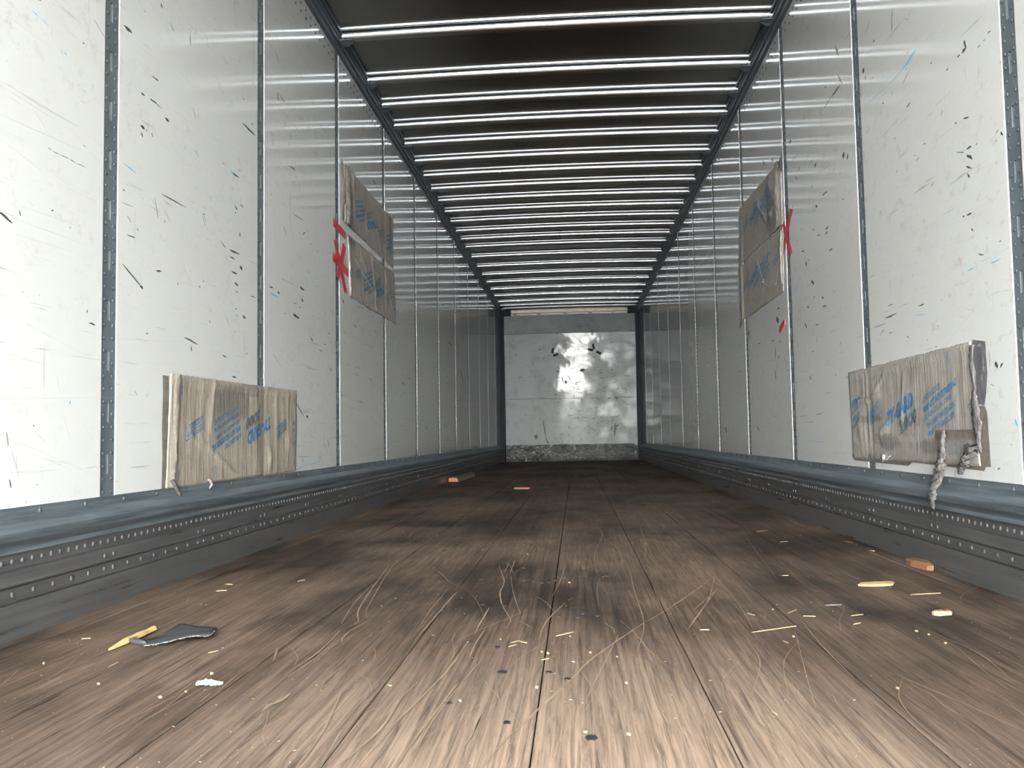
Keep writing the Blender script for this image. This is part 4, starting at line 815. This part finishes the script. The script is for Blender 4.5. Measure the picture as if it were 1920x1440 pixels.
strand('frayed_edge', 0, [(5.085, 1.66, .004, .010, .003), (5.10, 1.58, .006, .016, .005), (5.115, 1.50, .006, .022, .005), (5.12, 1.42, .006, .016, .004), (5.135, 1.36, .006, .020, .005), (5.14, 1.315, .005, .012, .003)], M_FRAY, o, 33)
strand('torn_tuft', 0, [(5.47, 1.330, .006, .04, .004), (5.55, 1.312, .010, .03, .006), (5.62, 1.300, .006, .012, .003)], M_FRAY, o, 34)
# upper right pair
o, *_ = cloth('grey barrier cloth with peeled corner and lump, upper of the pair high on right wall', 1,
    [(6.200, 1.622), (4.900, 1.606), (4.880, 1.965), (6.113, 2.012)], M_TARPG, False, (-.02, .045), 15,
    creases=((.6, .30, 1.0, .05, .006, .02), (.95, .36, 1.15, .2, .006, .02), (.1, .36, .12, .0, .006, .02)), lumps=((1.08, .12, .09, .05, .020), (1.15, .22, .10, .06, .010), (1.0, .30, .08, .05, .010)), rag=.008, ridge=(1.22, .04, .014))
flat_patch('bare_adhesive', 1, [(5.17, 1.72), (5.07, 1.66), (5.02, 1.75), (4.98, 1.80), (5.06, 1.84), (5.15, 1.82)], M_TORNDK, o, .012, .016, 41)
flat_patch('peeled_corner', 1, [(4.91, 1.955), (4.855, 2.00), (4.862, 1.90), (4.93, 1.86), (5.00, 1.93), (5.06, 1.99), (4.98, 1.995)], M_TARPD, o, .001, .012, 42)
o, *_ = cloth('grey barrier cloth with curved dark crease, lower of the pair high on right wall', 1,
    [(6.225, 1.226), (4.930, 1.235), (4.890, 1.592), (6.202, 1.612)], M_TARPG, False, (-.055, .035), 18,
    creases=((.62, .30, .80, .14, .007, .010), (.80, .14, .95, .09, .007, .010), (.95, .09, 1.12, .08, .006, .010), (.1, .36, .12, .0, .006, .02), (.4, .02, .8, .02, .006, .015)), rag=.009)
strand('frayed_edge', 1, [(4.925, 1.58, .006, .02, .004), (4.945, 1.48, .008, .024, .006), (4.95, 1.38, .007, .018, .005), (4.955, 1.28, .006, .02, .004)], M_FRAY, o, 43)
flat_patch('loose_corner', 1, [(6.23, 1.235), (6.27, 1.19), (6.17, 1.20), (6.12, 1.232)], M_TARPD, o, .001, .010, 44)

# ================================================================ RED TAPE
def strip(nm, side, y0, z0, y1, z1, w0, w1, parent=None, h=.0012, mat=None, loc=(0, 0)):
    """tape strip as a thin slab with slightly skewed ends; w0,w1 = half-width vectors (y,z)"""
    b = MB(); n = 8; vs = []
    for i in range(n+1):
        t = i/n; y = y0+(y1-y0)*t; z = z0+(z1-z0)*t; hh = h+.0012*abs(noise.noise(Vector((y*9, z*9, 3))))
        for hq in (hh+.0006, hh-.0004):
            vs += [wall_pt(side, y+w0[0]-loc[0], z+w0[1]-loc[1], hq), wall_pt(side, y-w0[0]-loc[0], z-w0[1]-loc[1], hq)]
    fs = []
    for i in range(n):
        a = 4*i; q = 4*(i+1)
        fs += [(a, a+1, q+1, q), (a+2, q+2, q+3, a+3), (a, q, q+2, a+2), (a+1, a+3, q+3, q+1)]
    fs += [(0, 2, 3, 1), (4*n, 4*n+1, 4*n+3, 4*n+2)]
    b.add(vs, fs); return b.build(nm, mat or M_RED, parent)
def empty(nm, loc): o = bpy.data.objects.new(nm, None); C.objects.link(o); o.location = loc; o.empty_display_size = .1; return o
def taped(nm, label, side, strips):
    y = strips[0][0]; z = strips[0][1]; root = empty(nm, (wallX(side, .0), y, z))
    thing(root, label, 'tape')
    for i, s in enumerate(strips):
        st = strip('strip', side, *s, h=.0012+.0009*i); st.parent = root; st.location = -root.location
    return root
t = strip('red_tape_strip', 0, 4.767, 1.676, 5.030, 1.655, (0.0, .024), None); thing(t, 'single slanted red tape strip on left wall above the red tape cross', 'tape')
taped('red_tape_cross', 'red tape star of crossed strips over a post on left wall', 0,
      [(4.803, 1.581, 5.030, 1.318, (.030, .006), None), (4.752, 1.478, 5.084, 1.445, (0.0, .023), None), (5.005, 1.592, 4.845, 1.372, (.030, -.008), None)])
taped('red_tape_cross', 'red tape cross of two strips over a post on right wall', 1,
      [(4.694, 1.640, 4.968, 1.412, (.026, .010), None), (4.880, 1.606, 4.730, 1.404, (.024, -.006), None)])
b = MB(); pts = [(4.929, 1.083), (4.929, 1.052), (5.055, 1.016), (5.075, 1.034), (5.045, 1.058)]
n = len(pts); b.add([wall_pt(1, y, z, .0018) for y, z in pts]+[wall_pt(1, y, z, .0002) for y, z in pts], [tuple(range(n)), tuple(range(n, 2*n))[::-1]]+[(i, (i+1) % n, n+(i+1) % n, n+i) for i in range(n)])
thing(b.build('red_tape_patch', M_RED), 'small red tape patch on right wall under the grey barrier cloths', 'tape')
# ================================================================ LITTER ON THE FLOOR (each piece a thing)
ZF = .0010
def wedge(nm, x0, y0, x1, y1, wd, th, mat, seed, tip0=.15, tip1=.9, segs=7, bow=.0, lift=0.0, up=0.0):
    """split stick: irregular tapering bar from (x0,y0) to (x1,y1) with splintered ends"""
    rnd = random.Random(seed); b = MB(); d = Vector((x1-x0, y1-y0)); L_ = d.length; d.normalize(); o = Vector((-d.y, d.x))
    for i in range(segs+1):
        t = i/segs; k = (tip0+(1-tip0)*min(1, t*3.2)) if t < .4 else (tip1+(1-tip1)*min(1, (1-t)*4))
        k *= rnd.uniform(.82, 1.15); cx, cy = d.x*L_*t, d.y*L_*t
        w_ = wd/2*k; h_ = th*(.45+.55*k)*rnd.uniform(.85, 1.1); q = bow*math.sin(math.pi*t)+rnd.uniform(-.05, .05)*wd
        z0 = lift+up*t
        for (u, z) in ((-1, 0), (1, 0), (.86, h_*.85), (.1, h_), (-.8, h_*.8)):
            b.v.append((cx+o.x*(u*w_+q), cy+o.y*(u*w_+q), z0+z))
    for i in range(segs):
        for k in range(5): b.f.append((i*5+k, i*5+(k+1) % 5, (i+1)*5+(k+1) % 5, (i+1)*5+k))
    b.f += [(4, 3, 2, 1, 0), tuple(segs*5+k for k in range(5))]
    return b.build(nm, mat, None, False, (x0, y0, ZF))
def flake(nm, x0, y0, x1, y1, wd, th, mat, seed, n=9, tilt=0.0, pts=None):
    """flat irregular chip with a slightly domed top"""
    rnd = random.Random(seed); b = MB(); cx, cy = (x0+x1)/2, (y0+y1)/2; d = Vector((x1-x0, y1-y0)); L_ = max(d.length, .004); d.normalize(); o = Vector((-d.y, d.x))
    if pts is None: pts = [(math.cos(2*math.pi*k/n)*rnd.uniform(.75, 1.05), math.sin(2*math.pi*k/n)*rnd.uniform(.65, 1.1)) for k in range(n)]
    n = len(pts); P = [(d.x*a*L_/2+o.x*c*wd/2, d.y*a*L_/2+o.y*c*wd/2, a, c) for a, c in pts]
    for z, s in ((0, .96), (th*.7, 1.0), (th, .72)):
        for x, y, a, c in P: b.v.append((x*s, y*s, z+(tilt*(a+1)/2 if z > 0 or tilt == 0 else tilt*(a+1)/2)*1.0))
    for q in range(2):
        for i in range(n): b.f.append((q*n+i, q*n+(i+1) % n, (q+1)*n+(i+1) % n, (q+1)*n+i))
    b.f += [tuple(range(n))[::-1], tuple(2*n+i for i in range(n))]
    return b.build(nm, mat, None, False, (cx, cy, ZF))

# the pine splinter by the rubber scrap
thing(wedge('pine_splinter', -1.030, 1.876, -1.021, 2.066, .017, .010, M_PINE, 3, .12, .85, 9, .0, 0, .004), 'long yellow pine splinter lying against the black rubber scrap', 'splinter')
# black rubber scrap: raised, frayed along its near edge
b = MB(); n = len(RUBBER); cx = sum(p[0] for p in RUBBER)/n; cy = sum(p[1] for p in RUBBER)/n
def rz(x, y): return .0015+.020*max(0, min(1, (x+.965)/.10))*max(0, min(1, 1.25-(y-1.93)/.19))*.55+.004*noise.noise(Vector((x*18, y*18, 2)))+.005*max(0, min(1, (-.985-x)/.03))
for z_ in (.0022, 0):
    for k in (1, .8, .6, .4, .2):
        for x, y in RUBBER:
            px, py = cx+(x-cx)*k, cy+(y-cy)*k; b.v.append((px-cx, py-cy, max(0, rz(px, py))+z_))
    b.v.append((0, 0, max(0, rz(cx, cy))+z_))
m = 5*n+1
for s_ in range(2):
    for q in range(4):
        for i in range(n): b.f.append(tuple(s_*m+v for v in (q*n+i, q*n+(i+1) % n, (q+1)*n+(i+1) % n, (q+1)*n+i)))
    for i in range(n): b.f.append((s_*m+4*n+i, s_*m+4*n+(i+1) % n, s_*m+5*n))
for i in range(n): b.f.append((i, (i+1) % n, m+(i+1) % n, m+i))
rub = thing(b.build('rubber_scrap', M_RUBBER, None, True, (cx, cy, ZF)), 'torn black rubber scrap with frayed pale edge on the floor at lower left', 'scrap')
b = MB(); edge = RUBBER[2:10]
for i in range(len(edge)-1):
    for k in range(9):
        t = random.random(); x = edge[i][0]*(1-t)+edge[i+1][0]*t-cx; y = edge[i][1]*(1-t)+edge[i+1][1]*t-cy
        z = max(0, rz(x+cx, y+cy)); a = random.uniform(0, 6.3); l = random.uniform(.003, .007)
        b.add([(x-.0012, y, z), (x+.0012, y, z), (x+l*math.cos(a), y-.003-abs(l*math.sin(a))*.5, z+random.uniform(-.001, .003)), (x, y-.001, z+.0022)], [(0, 1, 2), (0, 2, 3), (1, 3, 2)])
stuff(b.build('frayed_edge', M_FRAY, rub))
b = MB()
for i in range(9):
    t = i/8; x, y = -1.024+.055*t, 1.950-.027*t; r = .0065*math.sin(math.pi*(.12+.8*t))+.001
    for k in range(8):
        a = 2*math.pi*k/8; q = r*(1+.4*noise.noise(Vector((i*.8, k*.9, 3)))); b.v.append((x-cx+.3*q*math.cos(a), y-cy+q*math.cos(a), .006+q*math.sin(a)))
for i in range(8):
    for k in range(8): b.f.append((i*8+k, i*8+(k+1) % 8, (i+1)*8+(k+1) % 8, (i+1)*8+k))
b.f += [tuple(range(8))[::-1], tuple(64+k for k in range(8))]
b.build('curled_corner', M_RUBBER, rub, True)
# the crumpled paper twist
b = MB()
for i in range(15):
    t = i/14; x, y = .0448*t, .0145*t; r = .0042*(.5+math.sin(math.pi*(.1+.85*t)))*(1+.5*noise.noise(Vector((i*1.3, 1, 1))))
    for k in range(7):
        a = 2*math.pi*k/7; q = r*(1+.5*noise.noise(Vector((i*1.1, k*1.3, 7)))); b.v.append((x, y+q*math.cos(a), .0045+.002*math.sin(t*5)+q*math.sin(a)*.9))
for i in range(14):
    for k in range(7): b.f.append((i*7+k, i*7+(k+1) % 7, (i+1)*7+(k+1) % 7, (i+1)*7+k))
b.f += [tuple(range(7))[::-1], tuple(98+k for k in range(7))]
thing(b.build('paper_twist', M_PAPER, None, False, (-.7125, 1.6064, ZF)), 'twisted strip of white paper on the floor in front of the rubber scrap', 'paper')
# right hand side pieces
thing(flake('wood_chip', .8114, 2.655, .9341, 2.690, .075, .0065, M_PINE, 5, pts=[(-1.0, -.05), (-.75, .35), (-.55, .75), (.2, .7), (1.0, .55), (.95, .1), (.6, -.6), (.1, -.75), (-.4, -.6), (-.8, -.35)]), 'large bright yellow wood chip on the right side of the floor', 'chip')
thing(flake('bark_piece', 1.118, 3.106, 1.136, 2.925, .062, .022, M_BARK, 6, n=11), 'red-brown oval bark piece beside the right scuff plate', 'bark')
o = thing(flake('wood_chip', .8509, 2.2315, .9127, 2.250, .030, .011, M_STRAW, 7, n=9), 'two-tone pale and brown wood chip nearer than the bright yellow chip', 'chip')
b = MB(); b.add([(.002, -.012, .0114), (.024, -.007, .0112), (.024, .008, .0112), (.003, .012, .0114), (.014, .001, .0140)], [(0, 1, 4), (1, 2, 4), (2, 3, 4), (3, 0, 4)]); b.build('brown_face', M_BARK, o)
# far left lumber and orange slat
o = thing(wedge('lumber_offcut', -1.262, 8.93, -1.225, 10.15, .105, .050, M_LUMBER, 8, .9, .9, 6), 'dull brown lumber offcut lying beside the left scuff plate far inside', 'lumber')
b = MB(); b.box(-.046, .026, -.012, .002, .004, .040); b.box(.030, .050, -.016, .000, .008, .034); b.build('split_end', M_REDWOOD, o)
thing(wedge('wood_stick', -.540, 7.606, -.405, 7.580, .055, .018, M_REDWOOD, 9, .9, .9, 4), 'short orange wood slat lying crosswise on the far floor', 'slat')
# straw like slivers
SLIVER = ['long pale sliver lying slanted on the right floor', 'thin pale sliver between the yellow chip and the right scuff plate', 'short grey sliver just left of the big yellow chip',
 'straight pale sliver slanting beside the centre seam', 'slanted pale sliver, left of the pair beyond the long sliver', 'flat pale sliver, right of the pair beyond the long sliver',
 'left arm of the little arch of slivers left of the centre seam', 'right arm of the little arch of slivers left of the centre seam', 'short pale sliver lying under the little arch of slivers',
 'short pale sliver lying across the centre seam', 'short tan sliver just in front of the long sliver', 'tan sliver left of the pair beyond the long sliver',
 'pale sliver in front of the big yellow chip, farther of two', 'pale sliver in front of the big yellow chip, nearer of two', 'small tan sliver alone on the near right floor',
 'orange bark sliver far along the right floor, nearer of two', 'thin pale sliver just right of the nearer orange bark sliver', 'orange bark sliver far along the right floor, farther of two',
 'dull pale sliver by the right scuff plate, well beyond the bark piece', 'pale sliver by the right scuff plate, next beyond the bark piece', 'flat pale sliver alone between the centre seam and the long sliver',
 'small pale sliver on the floor left of and beyond the yellow chip', 'pale sliver beyond the black rubber scrap, farther of two', 'pale sliver right of the two that lie beyond the rubber scrap',
 'pale sliver beyond the black rubber scrap, nearer of two', 'pale sliver on the floor left of the pine splinter', 'slanted pale sliver in front of the tip of the pine splinter', 'orange tan sliver just in front of the black rubber scrap']
for i, (x0, y0, x1, y1) in enumerate(STICKS[:28]):
    wd = (.0055, .0035, .0032, .006)[i] if i < 4 else random.Random(i).uniform(.0025, .0042)
    if (x1-x0)**2+(y1-y0)**2 < .00006: x1 += .006
    o = wedge('wood_sliver', x0, y0, x1, y1, wd, .0022, M_REDWOOD if i in (15, 17) else (M_GREYCHIP if i == 2 else M_STRAW), 40+i, .3, .6, 5)
    thing(o, SLIVER[i], 'sliver', 'wood slivers strewn on the floor')
CRUMB = ['tan crumb on the lower left floor, well left of the paper twist', 'tan crumb alone between the paper twist and the centre seam', 'tan crumb on the near floor just right of the long diagonal gouge',
 'white crumb on the boards right of the centre seam', 'tan crumb at the right end of the straight sliver by the centre seam', 'pale crumb on the centre seam, left of a touching pair', 'pale crumb on the centre seam, right of a touching pair',
 'small grey grit lump right of the centre seam', 'tan crumb in front of the two-tone chip, middle of three', 'tan crumb in front of the two-tone chip, rightmost of three', 'largest tan crumb on the near right floor',
 'white crumb on the near floor left of the centre seam', 'tan crumb touching the dark screw nearest the camera', 'tan crumb left of the little arch of slivers', 'tan crumb just right of the white crumb by the centre seam',
 'tan crumb on the middle floor far left of the centre seam', 'pale crumb far along the centre boards, beyond the dark screw rows', 'pale crumb at the right end of the row of dark screws', 'tan crumb on the seam next right of the centre seam',
 'tan crumb left of and nearer than the paper twist', 'pale crumb just beyond the paper twist', 'tan crumb close to the left end of the paper twist', 'leftmost tan crumb, near the left scuff plate', 'tan crumb close left of the centre seam on the near floor',
 'tan crumb right of the dark screw nearest the camera', 'white crumb beyond the pair of slivers on the right floor', 'tan crumb in front of the two-tone chip, leftmost of three', 'tan crumb under the right end of the long sliver',
 'pale crumb between the pine splinter and the rubber scrap']
for i, (x0, y0, x1, y1) in enumerate(CHIPS):
    L0 = math.hypot(x1-x0, y1-y0); k = min(1, .011/max(L0, .001))
    mx, my = (x0+x1)/2, (y0+y1)/2; x0, x1 = mx+(x0-mx)*k, mx+(x1-mx)*k; y0, y1 = my+(y0-my)*k, my+(y1-my)*k
    mt = M_PAPER if i in (3, 11, 25) else (M_GREYCHIP if i == 7 else M_STRAW)
    o = flake('grit_lump' if i == 7 else 'crumb', x0, y0, x1, y1, random.Random(i+3).uniform(.004, .008), random.Random(i).uniform(.002, .004), mt, 80+i, random.Random(i).choice((4, 5, 6)))
    thing(o, CRUMB[i], 'grit' if i == 7 else 'crumb', None if i == 7 else 'crumbs strewn on the floor')
# sawdust and dust specks nobody could count
b = MB()
for i in range(1100):
    y = 1.2+6.5*random.random()**1.9; x = random.uniform(-1.28, 1.12); r = random.uniform(.0004, .0011)*(1+.12*y); l = r*random.choice((1, 1, 1.5, 3)); a = random.uniform(0, 3.14)
    ca, sa = math.cos(a), math.sin(a)
    b.add([(x+ca*l, y+sa*l, ZF), (x-sa*r, y+ca*r, ZF), (x-ca*l, y-sa*l, ZF), (x+sa*r, y-ca*r, ZF), (x, y, ZF+r)], [(0, 1, 4), (1, 2, 4), (2, 3, 4), (3, 0, 4)])
o = stuff(b.build('sawdust', M_STRAW, None, recalc=False)); o['label'] = 'pale sawdust specks scattered over the brown floor boards'; o['category'] = 'sawdust'
